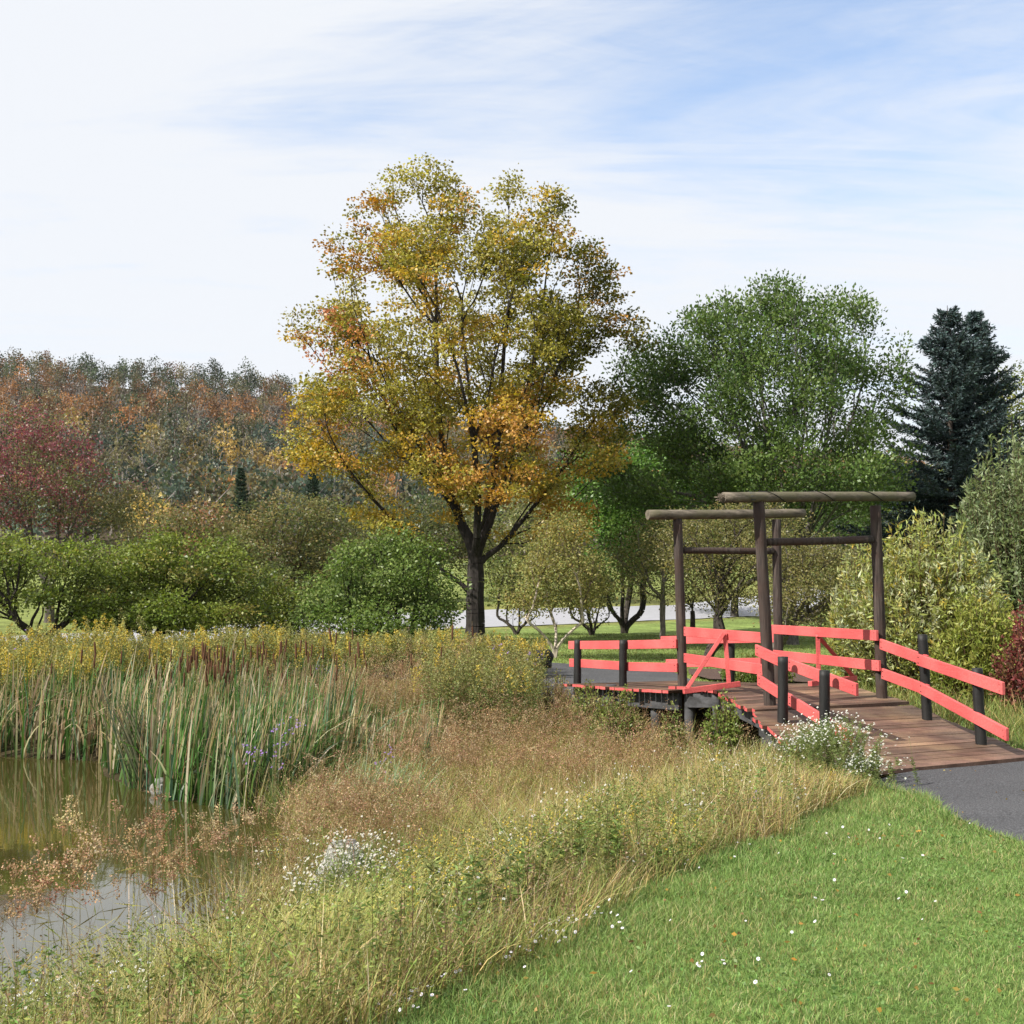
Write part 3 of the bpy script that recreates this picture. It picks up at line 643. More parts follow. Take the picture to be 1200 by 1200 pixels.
tree('small_tree', 'small dark stemmed tree at the road edge, between the maple trunk and the birch clump', 'tree', 605, 38.5,
     [(600, 690, 38.5, 34, 24, 1), (590, 670, 38.5, 26, 22, 1), (620, 665, 38.5, 26, 26, 1)], 240, .6, .09, dict(k=32, size=.12, sig=.22, w=.6), [((.15, .16, .045), .6), ((.08, .12, .03), .4)], md=.28, stems=2, spread=.7, leafy=8)
tree('small_tree', 'thin young tree standing in front of the road, seen between the portals', 'tree', 811, 40, [(805, 695, 40, 22, 10, 1), (812, 680, 40, 22, 16, 1)], 90, .9, .1, dict(k=30, size=.12, sig=.22, w=.6), APP, md=.3, leafy=8)
# rounded trees on the left
GRL = [((.125, .165, .03), .45), ((.18, .215, .045), .3), ((.08, .11, .025), .12), ((.24, .22, .06), .13)]
tree('round_tree', 'rounded green tree with bare forked lower limbs at the far left edge behind the goldenrod', 'tree', 50, 28,
     [(45, 670, 28, 80, 40, 1), (-20, 665, 28, 60, 42, 1), (100, 660, 28, 45, 32, 1), (20, 645, 28, 50, 25, 1), (-10, 705, 28, 50, 26, 1), (110, 712, 28, 40, 24, 1)], 700, .7, .15, dict(k=52, size=.11, sig=.17, w=.65, flat=.45), GRL, md=.29, gap=-.1, shell=.3, stems=3, spread=.6, bark=(.03, .026, .022), leafy=6)
tree('round_tree', 'broad domed green tree, widest of the low row behind the cattails', 'tree', 183, 30,
     [(200, 665, 30, 75, 42, 1), (150, 670, 30, 55, 38, 1), (260, 680, 30, 55, 42, 1), (185, 640, 30, 38, 22, 1), (240, 650, 30, 40, 28, 1), (200, 712, 30, 118, 32, 1), (130, 715, 30, 45, 26, 1)], 1250, .6, .17, dict(k=52, size=.12, sig=.18, w=.65, flat=.5), GRL, md=.27, gap=-.35, shell=.3, stems=3, spread=.5, bark=(.03, .026, .022), leafy=6)
tree('round_tree', 'lush bright green low tree on several stems, immediately left of the maple trunk', 'tree', 455, 30,
     [(450, 672, 30, 70, 44, 1), (405, 690, 30, 48, 38, 1), (500, 670, 30, 42, 42, 1), (465, 645, 30, 40, 24, 1), (450, 718, 30, 92, 26, 1), (385, 722, 30, 40, 22, 1)], 1150, .5, .15, dict(k=50, size=.12, sig=.18, w=.6, flat=.6), [((.12, .175, .04), .5), ((.17, .23, .065), .35), ((.075, .115, .03), .15)], md=.26, gap=-.4, shell=.3, stems=5, spread=1.4, bark=(.035, .03, .025), leafy=6)
tree('round_tree', 'small yellow green bushy tree tucked between the domed tree and the lush one', 'tree', 318, 33,
     [(318, 705, 33, 34, 26, 1), (290, 715, 33, 30, 22, 1), (345, 715, 33, 24, 26, 1), (300, 690, 33, 26, 26, 1), (330, 730, 33, 40, 20, 1)], 480, .3, .1, dict(k=40, size=.11, sig=.2, w=.65), [((.13, .16, .03), .6), ((.18, .18, .045), .4)], md=.22, stems=3, spread=.5, leafy=7)
# second row
BUR = lambda Q: np.where((rng.random(len(Q)) < np.clip(.12 + (Q[:, 2] - 5.5) * .1 + .35 * (Q[:, 0] < -17), .05, .75))[:, None], np.array([[.20, .065, .075]]), pick([((.115, .11, .045), .6), ((.14, .145, .055), .4)], len(Q)))
tree('burgundy_tree', 'dark tree flushed with burgundy leaves at its top, far left below the hillside', 'tree', 60, 48,
     [(45, 560, 48, 85, 62, 1), (-20, 570, 48, 60, 60, 1), (40, 510, 48, 50, 40, 1), (110, 590, 48, 60, 48, 1), (150, 600, 49, 35, 40, 1)], 1000, .9, .2, dict(k=36, size=.14, sig=.28, w=.6), BUR, md=.34, bark=(.08, .07, .06), leafy=6)
OLV = [((.16, .15, .055), .4), ((.12, .14, .045), .3), ((.22, .17, .07), .15), ((.08, .10, .035), .15)]
OLV2 = [((.18, .16, .06), .45), ((.13, .135, .05), .3), ((.28, .14, .08), .15), ((.08, .10, .035), .1)]
tree('olive_tree', 'olive green spreading tree behind the domed tree, tinted russet at one side', 'tree', 235, 58,
     [(235, 630, 58, 75, 42, 1), (190, 640, 58, 45, 45, 1), (280, 650, 58, 45, 40, 1)], 520, .8, .18, dict(k=42, size=.2, sig=.36, w=.6), OLV2, md=.45, leafy=8)
tree('olive_tree', 'layered dark olive tree with horizontal sprays, left of the maple crown', 'tree', 342, 54,
     [(350, 610, 54, 62, 38, 1), (320, 640, 54, 60, 36, 1), (390, 640, 54, 50, 40, 1), (350, 675, 54, 75, 26, 1)], 620, .9, .2, dict(k=42, size=.19, sig=.36, w=.6, flat=.35), OLV, md=.42, leafy=8)
tree('olive_tree', 'olive tree half hidden behind the left side of the maple', 'tree', 440, 60,
     [(445, 625, 60, 55, 40, 1), (480, 650, 60, 55, 36, 1), (520, 620, 62, 50, 40, 1)], 480, .9, .2, dict(k=40, size=.21, sig=.38, w=.6), [((.12, .12, .04), .5), ((.08, .10, .035), .5)], md=.48, leafy=8)
tree('pale_tree', 'pale silvery yellow tree glimpsed low behind the maple, above the birch clump', 'tree', 600, 62,
     [(590, 620, 62, 60, 40, 1), (640, 600, 62, 50, 45, 1), (560, 655, 62, 40, 26, 1)], 480, .9, .2, dict(k=38, size=.2, sig=.38, w=.6), [((.22, .22, .09), .5), ((.16, .18, .06), .5)], md=.48, leafy=8)
tree('green_tree', 'mid green tree at the back, seen under the big rounded tree on the right', 'tree', 860, 58,
     [(850, 620, 58, 110, 60, 1), (960, 620, 58, 90, 65, 1), (1030, 600, 58, 60, 80, 1)], 700, .9, .2, dict(k=42, size=.22, sig=.42, w=.65), [((.06, .10, .025), .6), ((.085, .13, .03), .3), ((.17, .17, .03), .1)], md=.55, leafy=9)

# spruces
def spruce(label, px, d, top_py, width_px, seed, col=(.030, .045, .045)):
    x = (px - 600) / F * d; b = gpt(x, d); top = W(px, top_py, d)[2]; H = top - b[2]; R = width_px * d / F
    root = empty('spruce_tree', b); tag(root, label, 'tree'); aB, aL = Acc(), Acc()
    zs = np.linspace(0, H, 14); P = np.array([[x, d, b[2] + z] for z in zs]); r = np.interp(zs, [0, H], [.2, .01])
    tubes(aB, P[:-1], P[1:], r[:-1], r[1:], np.array([.05, .04, .033]), 9)
    z = .4
    while z < H - .12:
        f_ = z / H; rr = R * (1 - f_) ** .88 * (1 if f_ > .12 else .9) * (1 + .12 * math.sin(z * 5.3 + seed)); nb_ = int(8 + 9 * (1 - f_))
        ang = rng.random(nb_) * 2 * np.pi; Lb = rr * rng.uniform(.75, 1.12, nb_) + .06
        for a_, l in zip(ang, Lb):
            m = max(3, int(l / .14)); t = np.linspace(0, 1, m + 1); u_ = np.array([math.cos(a_), math.sin(a_), 0])
            drop = -.35 * l * (1 - f_) + .1
            pts = np.array([x, d, b[2] + z]) + u_ * (l * t)[:, None] + np.array([0, 0, 1.]) * (drop * t ** 1.2 + .22 * l * t ** 3 + .25 * l * f_ * t)[:, None]
            tubes(aB, pts[:-1], pts[1:], np.full(m, .018), np.full(m, .012), np.array([.05, .042, .035]), 3)
            # side shoots
            side = np.array([-u_[1], u_[0], 0]); k = m * 7; tt = rng.uniform(.12, 1.0, k); sp = np.stack([np.interp(tt, t, pts[:, q]) for q in range(3)], 1)
            sg = rng.choice([-1, 1], k); ln = .34 * (1.1 - tt * .75) * (.5 + .5 * min(1, l)) + .04; fw = .55
            dd = unit(side * sg[:, None] + u_ * fw + np.array([0, 0, 1.]) * rng.uniform(-.25, .3, (k, 1)))
            for q in range(3):
                s0 = sp + dd * (ln * q / 3)[:, None]; n_ = len(s0)
                dn = unit(dd + rng.normal(0, .55, (n_, 3)) + np.array([0, 0, .25])); w = rng.uniform(.035, .06, n_)
                tipb = 1 + .9 * (q == 2) * (rng.random((n_, 1)))
                leaves(aL, s0, dn, rng.uniform(.10, .17, n_), w, jit(np.array(col), n_, .25, .06) * tipb)
        z += rng.uniform(.24, .36) * (1 if f_ < .8 else .7)
    aB.build('trunk', M_bark, root, loc=b); aL.build('crown', M_needle, root, loc=b); return root
spruce('dark blue spruce, the taller and left of the two behind the willow bushes', 1117, 40, 358, 150, 1, (.042, .062, .060))
spruce('dark blue spruce, slightly shorter and right of its twin near the right edge', 1150, 41.5, 367, 150, 2, (.040, .060, .058))
spruce('small dark green conifer at the foot of the wooded hill, seen above the olive tree', 281, 95, 548, 26, 3, (.03, .05, .03))
spruce('small dark green conifer at the hill foot, closer to the maple', 366, 92, 545, 26, 4, (.03, .05, .03))
tree('yellow_green_tree', 'yellowing tree half hidden behind the two spruces at the right edge', 'tree', 1175, 52, [(1170, 560, 52, 60, 100, 1), (1190, 500, 52, 50, 80, 1), (1100, 600, 52, 60, 60, 1)], 500, .9, .2, dict(k=36, size=.2, sig=.38, w=.6), [((.16, .17, .03), .5), ((.09, .12, .03), .5)], md=.5, leafy=9)

# willow bushes (long pale leaves on upright shoots)
def bush(name, label, cat, px, d, half_px, top_py, n, pal, ll=.085, lw=.018, per=44, bark=(.09, .06, .035), sag=.5, dep=.8, gap=0):
    x = (px - 600) / F * d; b = gpt(x, d); top = W(px, top_py, d)[2] - b[2]; R = half_px * d / F
    root = empty(name, b); tag(root, label, cat); aB, aL = Acc(), Acc()
    a = rng.random(n) * 2 * np.pi; q = np.sqrt(rng.random(n)); bx = b + np.stack([np.cos(a) * q * R * .4, np.sin(a) * q * R * .4 * dep, np.zeros(n)], 1); bx[:, 2] = gz(bx[:, 0], bx[:, 1])
    hgt = top * np.sqrt(np.clip(1 - (q * .93) ** 2, .05, 1)) * rng.uniform(.72, 1.08, n); ex = b + np.stack([np.cos(a) * q * R * 1.05, np.sin(a) * q * R * dep, hgt], 1)
    m = 7; prev = bx
    for i in range(1, m + 1):
        t = i / m; mid = bx * .45 + ex * .55; mid[:, 2] = b[2] + hgt * .45; cur = bx * (1 - t) ** 2 + 2 * mid * t * (1 - t) + ex * t * t
        tubes(aB, prev, cur, np.full(n, .014 * (1.1 - t) + .003), np.full(n, .014 * (1.1 - t - 1 / m) + .004), jit(bark, n, .2), 3)
        prev = cur
    T = np.repeat(np.arange(n), per); k = len(T); t = (rng.random(k) ** .55)[:, None]
    mid = bx * .45 + ex * .55; mid[:, 2] = b[2] + hgt * .45
    pos = bx[T] * (1 - t) ** 2 + 2 * mid[T] * t * (1 - t) + ex[T] * t * t; tang = unit(ex[T] - mid[T])
    pos = pos + rng.normal(0, .12, (k, 3)) * (1.15 - t)
    D = unit(tang * .9 + rdir(k) * 1.1 + np.array([0, 0, -sag]) * (1 - t)); L = ll * rng.uniform(.6, 1.3, k)
    c = jit(pick(pal, n)[T], k, .22, .06) * .5 + jit(pick(pal, k), k, .2, .05) * .5
    leaves(aL, pos, D, L, lw * rng.uniform(.8, 1.3, k), c)
    aB.build('stems', M_bark, root, loc=b); aL.build('foliage', M_leaf, root, loc=b); return root
WIL = [((.30, .32, .09), .4), ((.38, .40, .19), .25), ((.21, .25, .055), .2), ((.45, .32, .05), .07), ((.50, .53, .38), .08)]
bush('willow_bush', 'big pale yellow green willow bush right behind the bridge rails', 'bush', 1085, 19.5, 100, 612, 520, WIL, .115, .030, 62)
bush('willow_bush', 'narrow pale willow shoots rising just left of the right portal post', 'bush', 1010, 21.5, 42, 640, 180, WIL, .11, .028, 55)
bush('willow_bush', 'taller grey green willow at the right edge, behind the pale one', 'bush', 1205, 24, 95, 505, 560, [((.17, .21, .08), .5), ((.27, .32, .18), .3), ((.11, .15, .045), .2)], .13, .034, 72)
bush('willow_bush', 'low green bush filling the foot of the willows beside the right hand rail', 'bush', 1150, 18.2, 62, 700, 260, [((.20, .24, .05), .6), ((.32, .32, .08), .4)], .10, .028, 55)
bush('red_bush', 'dark crimson leaved bush at the right edge beside the willows', 'bush', 1216, 17.0, 54, 705, 150, [((.24, .06, .06), .5), ((.17, .06, .05), .3), ((.24, .15, .07), .2)], .07, .035, 40)
bush('round_bush', 'leafy yellow green shrub climbing against the dark underside of the bridge deck', 'bush', 846, 14.9, 25, 812, 110, [((.20, .25, .06), .6), ((.13, .19, .04), .4)], .05, .026, 40, dep=1)
bush('leafy_bush', 'leafy weeds hiding the left end of the far ramp below the black posts', 'bush', 688, 18.9, 30, 801, 90, [((.22, .25, .07), .6), ((.14, .18, .05), .4)], .055, .024, 34, dep=1)
bush('leafy_bush', 'leafy green weeds screening the underside of the far ramp', 'bush', 722, 17.9, 34, 806, 90, [((.20, .24, .06), .6), ((.12, .17, .045), .4)], .055, .026, 34, dep=1)
bush('leafy_bush', 'small weedy clump between the far portal post and the climbing shrub', 'bush', 786, 16.4, 18, 824, 50, [((.20, .24, .07), .6), ((.14, .19, .05), .4)], .05, .022, 34, dep=1)
bush('leafy_bush', 'tall weeds at the end of the goldenrod where the tarmac path disappears', 'bush', 650, 19.6, 26, 790, 90, [((.22, .24, .08), .6), ((.26, .20, .09), .4)], .055, .02, 34, dep=1)
bush('hedge_bush', 'low green shrub behind the deck between the far rails and the apple trees', 'bush', 885, 21.5, 40, 768, 110, [((.11, .17, .035), .7), ((.2, .2, .06), .3)], .06, .03, 40)

# ------------------------------------------------------------------ wooded hillside (one mass)
aL, aB = Acc(), Acc(); HP = []
y = 128.
while y < 432:
    sp = 5.6 + (y - 128) * .006
    xs = np.arange(-.50 * y - 20, .30 * y + 20, sp); xs = xs + rng.uniform(-.4, .4, len(xs)) * sp; HP.append(np.stack([xs, y + rng.uniform(-.45, .45, len(xs)) * sp], 1)); y += sp
HP = np.concatenate(HP); nt_ = len(HP); hzv = hz(HP[:, 0], HP[:, 1])
v = (HP[:, 1] - 118) / 300; nzv = wob(HP[:, 0], HP[:, 1], .03, 4); nz2 = wob(HP[:, 0], HP[:, 1], .09, 8)
RUS = (.165, .09, .04); MAU = (.125, .11, .09); DKG = (.045, .06, .03); OL2 = (.115, .105, .055); YEL = (.24, .175, .06); ORA = (.27, .14, .06); BLG = (.065, .09, .065)
r_ = np.clip(.5 + .28 * nz2 + rng.normal(0, .24, nt_), 0, .999)
cup = pick([(DKG, .20), (OL2, .24), (RUS, .24), (ORA, .12), (MAU, .20)], nt_, r_); clow = pick([(BLG, .28), (DKG, .16), (OL2, .24), (YEL, .20), (ORA, .10)], nt_, r_); ctop = pick([(DKG, .6), (OL2, .15), (RUS, .25)], nt_, r_)
lowm = (v + .12 * nzv < .47)[:, None]; topm = (v + .06 * nzv > .86)[:, None]
hc = np.where(lowm, clow, np.where(topm, ctop, cup)) * np.exp(rng.normal(.05, .30, (nt_, 1)))
hh = rng.uniform(8.5, 12.5, nt_) * np.where(v > .3, 1.05, .75); cr = rng.uniform(2.0, 3.7, nt_); cone = rng.random(nt_) < .05
K = 260; T = np.repeat(np.arange(nt_), K); n = len(T)
q = rdir(n) * (rng.random((n, 1)) ** .3); q[:, 2] *= np.where(cone[T], 1.3, 1)
blob = .75 + .35 * np.sin(q[:, 0] * 5 + T * 1.7) * np.sin(q[:, 1] * 5 + T * .9) * np.sin(q[:, 2] * 4 + T)
q[:, 2] = np.where(q[:, 2] < -.2, q[:, 2] * .8, q[:, 2])
pos = np.stack([HP[T, 0] + q[:, 0] * cr[T] * blob, HP[T, 1] + q[:, 1] * cr[T] * blob, hzv[T] + hh[T] * .62 + q[:, 2] * hh[T] * .42 * blob], 1)
sz = rng.uniform(.32, .75, n)
leaves(aL, pos, unit(q + rdir(n) * .8), sz, sz * .8, jit(hc[T], n, .14, .04))
nn = nt_; P0 = np.stack([HP[:, 0], HP[:, 1], hzv - .5], 1); P1 = P0 + np.array([0, 0, 1.]) * (hh * .9)[:, None] + rng.normal(0, .3, (nn, 3)) * [1, 1, 0]
tubes(aB, P0, P1, np.full(nn, .2), np.full(nn, .06), np.array([.24, .21, .19]), 3)
# bare limbs
for q_ in range(5):
    s0 = P0 + (P1 - P0) * rng.uniform(.35, .8, (nn, 1)); s1 = s0 + (rdir(nn) * [1, 1, .5] + [0, 0, .9]) * rng.uniform(1.5, 3.5, (nn, 1)); tubes(aB, s0, s1, np.full(nn, .09), np.full(nn, .03), np.array([.22, .19, .18]), 3)
wood = aL.build('hillside_forest', M_leaf); tag(wood, 'distant autumn forest of russet, olive and grey trees covering the hillside', 'forest', kind='stuff')
wt = aB.build('hillside_trunks', M_bark, wood)

# ------------------------------------------------------------------ lawn grass
print('lawn')
aG = Acc()
def in_path(x, y):
    lx = np.interp(-y, [-p[1] for p in LX0], [p[0] for p in LX0]); rx = np.interp(-y, [-p[1] for p in RX0], [p[0] for p in RX0])
    return (x > lx + .05 * wob(x, y, 9, 1) + .03 * wob(x, y, 31, 2)) & (x < rx) & (y < 12.9)
def on_bridge(x, y, m=.0):
    A = np.array([(3.2 - m, 11.7), (5.9, 13.1), (5.25, 15.6), (4.55, 18.9), (3.05, 21.2), (.8 - m, 20.0), (2.3 - m, 17.4), (2.75 - m, 16.5), (2.95 - m, 14.7)]); return sdist_poly(x, y, A) < 0
def lawn_blades(n, x0, x1, y0, y1, h, w, py):
    y = y0 + (y1 - y0) * rng.random(n) ** py; x = rng.uniform(x0, x1, n)
    m = (np.abs(x) < .47 * y + .5) & (s_line(x, y) < .15) & ~in_path(x, y) & ~on_bridge(x, y); x, y = x[m], y[m]; n = len(x)
    P = np.stack([x, y, gz(x, y) - .005], 1); nz = wob(x, y, 2.2, 6); nz3 = wob(x, y, .7, 9)
    pal = pick([((.145, .235, .060), .43), ((.20, .29, .085), .30), ((.11, .185, .045), .16), ((.36, .34, .16), .11)], n, np.clip(rng.random(n) + .06 * nz, 0, .999))
    c = jit(pal, n, .17, .05); dry = (rng.random(n) < .06 + .12 * nz3)[:, None]; c = np.where(dry, jit((.27, .25, .09), n, .2), c)
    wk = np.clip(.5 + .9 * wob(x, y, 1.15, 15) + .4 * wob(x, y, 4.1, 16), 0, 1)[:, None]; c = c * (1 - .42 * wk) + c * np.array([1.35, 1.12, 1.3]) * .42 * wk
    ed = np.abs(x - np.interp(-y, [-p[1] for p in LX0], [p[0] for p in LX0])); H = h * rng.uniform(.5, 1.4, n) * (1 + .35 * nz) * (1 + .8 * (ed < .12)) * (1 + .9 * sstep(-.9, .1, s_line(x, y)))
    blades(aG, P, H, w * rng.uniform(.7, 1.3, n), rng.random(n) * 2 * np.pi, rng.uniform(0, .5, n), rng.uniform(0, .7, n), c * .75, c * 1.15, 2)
lawn_blades(210000, -2.2, 4.4, 3.9, 7.5, .034, .0042, 1.0)
lawn_blades(160000, -.5, 4.4, 7.0, 12.2, .038, .0055, 1.0)
# grass right of the path and ramp
lawn_blades(16000, 5.6, 9, 12, 20, .07, .009, 1)
n = 26000; y = rng.uniform(4, 12.2, n); x = rng.uniform(-1.5, 4.3, n); m = (s_line(x, y) < .1) & ~in_path(x, y) & ~on_bridge(x, y) & (wob(x, y, 2.6, 77) + rng.normal(0, .3, n) > .25); x, y = x[m], y[m]; n = len(x)
P = np.stack([x, y, gz(x, y) + rng.uniform(.008, .03, n)], 1); a = rng.random(n) * 6.28; D = np.stack([np.cos(a), np.sin(a), rng.uniform(.0, .7, n)], 1)
leaves(aG, P, D, rng.uniform(.012, .03, n), rng.uniform(.010, .018, n), jit(pick([((.13, .22, .06), .6), ((.18, .27, .09), .4)], n), n, .15), up=.7)
lawn = aG.build('lawn_grass', M_blade); tag(lawn, 'short mown green grass of the near lawn', 'grass', kind='stuff')
# far mown field turf
aG = Acc(); n = 90000; u = rng.random(n); y = 21 + 19 * u; x = rng.uniform(-.2, .45, n) * y
m = (t_far(x, y) < -.1) & ~on_bridge(x, y) & (s_line(x, y) > -50); x, y = x[m], y[m]
sd2 = sdist_poly(x, y, np.array([(3.1, 21.0), (3.4, 22.2), (3.3, 24.2), (1.6, 26.0), (-1.5, 27.2), (-6, 29), (-7, 26), (-3, 23.4), (-1.2, 22.4), (-.3, 21.6), (.4, 20.7), (.95, 20.0)]))
m = sd2 > .03; x, y = x[m], y[m]; n = len(x); P = np.stack([x, y, gz(x, y)], 1); c = jit(pick([((.17, .23, .06), .6), ((.24, .25, .09), .4)], n), n, .15)
blades(aG, P, .05 * rng.uniform(.6, 1.3, n), .022, rng.random(n) * 6.28, .3, .3, c * .8, c * 1.1, 1)
ft = aG.build('field_grass', M_blade); tag(ft, 'mown green field grass around the apple trees beyond the bridge', 'grass', kind='stuff')
# small white and pale violet daisies at the lawn edge
aF = Acc()
def daisies(acc, P, r, col, petals=7, center=(.55, .42, .05)):
    n = len(P); nrm = unit(rdir(n) * .55 + np.array([-.25, -.45, .9])); a = unit(np.cross(nrm, rdir(n))); b = np.cross(nrm, a)
    r = np.broadcast_to(r, n)[:, None]
    for k in range(petals):
        t = 2 * math.pi * k / petals; d = a * math.cos(t) + b * math.sin(t); e = -a * math.sin(t) + b * math.cos(t)
        V = np.stack([P + d * r * .15, P + d * r * .7 + e * r * .3, P + d * r, P + d * r * .7 - e * r * .3], 1); acc.add(V, jit(col, n, .08, .03))
    V = np.stack([P + (a + b) * r * .2, P + (-a + b) * r * .2, P + (-a - b) * r * .2, P + (a - b) * r * .2], 1) + nrm[:, None, :] * .002; acc.add(V, np.array(center))
spots = []
for px, py, s, k in [(655, 1090, 35, 30), (585, 1135, 22, 14), (450, 1190, 30, 20), (830, 1155, 30, 7), (1000, 975, 60, 8), (700, 1085, 20, 12), (900, 1000, 150, 14), (620, 1105, 22, 26), (500, 1165, 24, 24), (860, 1010, 60, 10), (900, 1120, 120, 12)]:
    c = W(px, py, 1); t = (1.78) / max(1e-3, (CAMZ - c[2])); gx, gy = c[0] * t, t
    for _ in range(k): spots.append((gx + random.gauss(0, s / F * gy), gy + random.gauss(0, s / F * gy * 1.4)))
sp = np.array(spots); m = s_line(sp[:, 0], sp[:, 1]) < .35; sp = sp[m]
P = np.stack([sp[:, 0], sp[:, 1], gz(sp[:, 0], sp[:, 1]) + rng.uniform(.05, .10, len(sp))], 1)
daisies(aF, P, rng.uniform(.006, .011, len(P)), (.75, .72, .85))
blades(aF, P - [0, 0, .10], .10, .003, np.zeros(len(P)), 0, 0, (.08, .12, .03), (.08, .12, .03), 1)
dz_ = aF.build('lawn_daisies', M_flower); tag(dz_, 'tiny white daisies scattered along the lawn edge', 'flowers', kind='stuff')

# ------------------------------------------------------------------ meadow
CAPPED = [True]
def cap(P, H, m=1.):
    if not CAPPED[0]: return np.broadcast_to(H, len(P))
    px = 600 + P[:, 0] / P[:, 1] * F
    lim = np.interp(px, [300, 500, 625, 640, 740, 800, 830, 880, 905, 930, 1000, 1040], [745, 745, 770, 806, 808, 820, 832, 838, 862, 880, 900, 915])
    zt = CAMZ - (lim - 690) / F * P[:, 1]; lim2 = np.where(P[:, 1] < 21, np.clip(zt - P[:, 2], .08, 9), 9)
    return np.minimum(H, lim2 * rng.uniform(.75, 1.05, len(P)))
print('meadow')
def meadow_pts(n, x0, x1, y0, y1, extra=None, smin=.02, tmin=-.2, pond=.15):
    x = rng.uniform(x0, x1, n); y = rng.uniform(y0, y1, n)
    m = (np.abs(x) < .50 * y + .8) & (s_line(x, y) > smin) & (t_far(x, y) > tmin) & (sdist_poly(x, y, POND) > pond) & ~on_bridge(x, y, -.1) & ~in_path(x, y) & ~((x / y * F > 22) & (y > 19.6))
    if extra is not None: m &= extra(x, y)
    x, y = x[m], y[m]; return np.stack([x, y, gz(x, y) - .01], 1)
STRAW = (.40, .31, .13); TAN = (.30, .21, .095); OLI = (.20, .19, .055); GRN = (.12, .175, .045); LGR = (.21, .25, .07); RUSB = (.30, .15, .075)
aM = Acc()
def tall(n, x0, x1, y0, y1, h, w):
    # tufted: choose tuft centres then spread
    P = meadow_pts(n, x0, x1, y0, y1); k = 4; P = np.repeat(P, k, 0); P[:, :2] += rng.normal(0, .035, (len(P), 2)); P[:, 2] = gz(P[:, 0], P[:, 1]) - .01; n = len(P)
    x, y = P[:, 0], P[:, 1]; nz = wob(x, y, .9, 11); nz2 = wob(x, y, .45, 13)
    r = np.clip(.5 + .27 * nz + rng.normal(0, .24, n), 0, .999)
    c = pick([(GRN, .16), (LGR, .20), (OLI, .27), (TAN, .20), (STRAW, .17)], n, r)
    pl = rng.random(n) < .10; c[pl] = (.46, .40, .24); br = rng.random(n) < .10; c[br] = (.17, .105, .06)
    gf = (y < 8.5) & (rng.random(n) < .16); c[gf] = LGR; gf = (y < 8.5) & (rng.random(n) < .08); c[gf] = GRN
    c = jit(c * 1.18, n, .2, .05)
    s = s_line(x, y); H = h * rng.uniform(.45, 1.22, n) * (.85 + .22 * nz2 + .12 * wob(x, y, 2.3, 19)) * (.45 + .55 * sstep(-.1, .6, s)) * np.where((y < 9.5), 1 - .45 * sstep(1.6, 3.0, s), 1); az = np.where(rng.random(n) < .6, rng.normal(.5, .9, n) + nz, rng.random(n) * 6.28)
    H = cap(P, H)
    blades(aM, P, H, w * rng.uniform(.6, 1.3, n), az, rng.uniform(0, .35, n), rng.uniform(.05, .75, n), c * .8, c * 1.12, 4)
tall(22000, -6, 3, 3.6, 9.0, .62, .0050)
tall(20000, -4.5, 4, 9.0, 14.0, .72, .0065)
tall(13000, -3.5, 4.2, 14.0, 22, .80, .009)
# right of the ramp
def rough(n, x0, x1, y0, y1, h, w, pal):
    x = rng.uniform(x0, x1, n); y = rng.uniform(y0, y1, n); m = ~on_bridge(x, y) & ~in_path(x, y) & (t_far(x, y) < .8) & ((x - 5.6) > -(y - 13) * .22 * 1.0 + .15); x, y = x[m], y[m]; n = len(x)
    P = np.stack([x, y, gz(x, y) - .01], 1); c = jit(pick(pal, n), n, .2); blades(aM, P, h * rng.uniform(.4, 1.2, n), w, rng.random(n) * 6.28, rng.uniform(0, .4, n), rng.uniform(0, .7, n), c * .8, c * 1.1, 3)
rough(9000, 5.4, 10, 12.9, 20, .42, .010, [(LGR, .4), (OLI, .3), (STRAW, .15), (GRN, .15)])
# forbs: stems with many small leaves
def forbs(acc, P, H, nl, ll, lw, cs, cl, lean=.12, lo=.15, hi=1.0, sw=.006):
    n = len(P); az = rng.random(n) * 6.28; le = rng.uniform(0, lean, n); cu = rng.uniform(0, lean, n); H = cap(P, np.broadcast_to(H, n)) if n > 25 else np.broadcast_to(H, n)
    blades(acc, P, H, sw, az, le, cu, cs, cs, 2)
    T = np.repeat(np.arange(n), nl); k = len(T); t = rng.uniform(lo, hi, k); d = np.stack([np.cos(az), np.sin(az), np.zeros(n)], 1)[T]
    pos = P[T] + d * (H[T] * (le[T] * t + cu[T] * t * t))[:, None]; pos[:, 2] += H[T] * (t - .45 * cu[T] * t ** 3)
    a = rng.random(k) * 6.28; D = np.stack([np.cos(a), np.sin(a), rng.uniform(-.3, .9, k)], 1)
    leaves(acc, pos, D, ll * rng.uniform(.6, 1.2, k) * (1.2 - .6 * t), lw, jit(np.asarray(cl)[T] if np.ndim(cl) == 2 else cl, k, .18, .05))
    return lambda tt: (P + np.stack([np.cos(az), np.sin(az), np.zeros(n)], 1) * (H * (le * tt + cu * tt * tt))[:, None] + np.array([0, 0, 1.]) * (H * (tt - .45 * cu * tt ** 3))[:, None])
P = meadow_pts(9500, -5.5, 3.5, 3.8, 13, lambda x, y: wob(x, y, .8, 21) > -.15); s = s_line(P[:, 0], P[:, 1])
P = P[rng.random(len(P)) < np.where(P[:, 1] < 9.5, .8, .6)]; s = s_line(P[:, 0], P[:, 1])
forbs(aM, P, .68 * rng.uniform(.6, 1.15, len(P)) * (.5 + .5 * sstep(-.1, .5, s)), 26, .05, .010, np.array([.12, .11, .04]), jit(pick([(GRN, .4), (LGR, .4), ((.22, .20, .07), .2)], len(P)), len(P), .12))
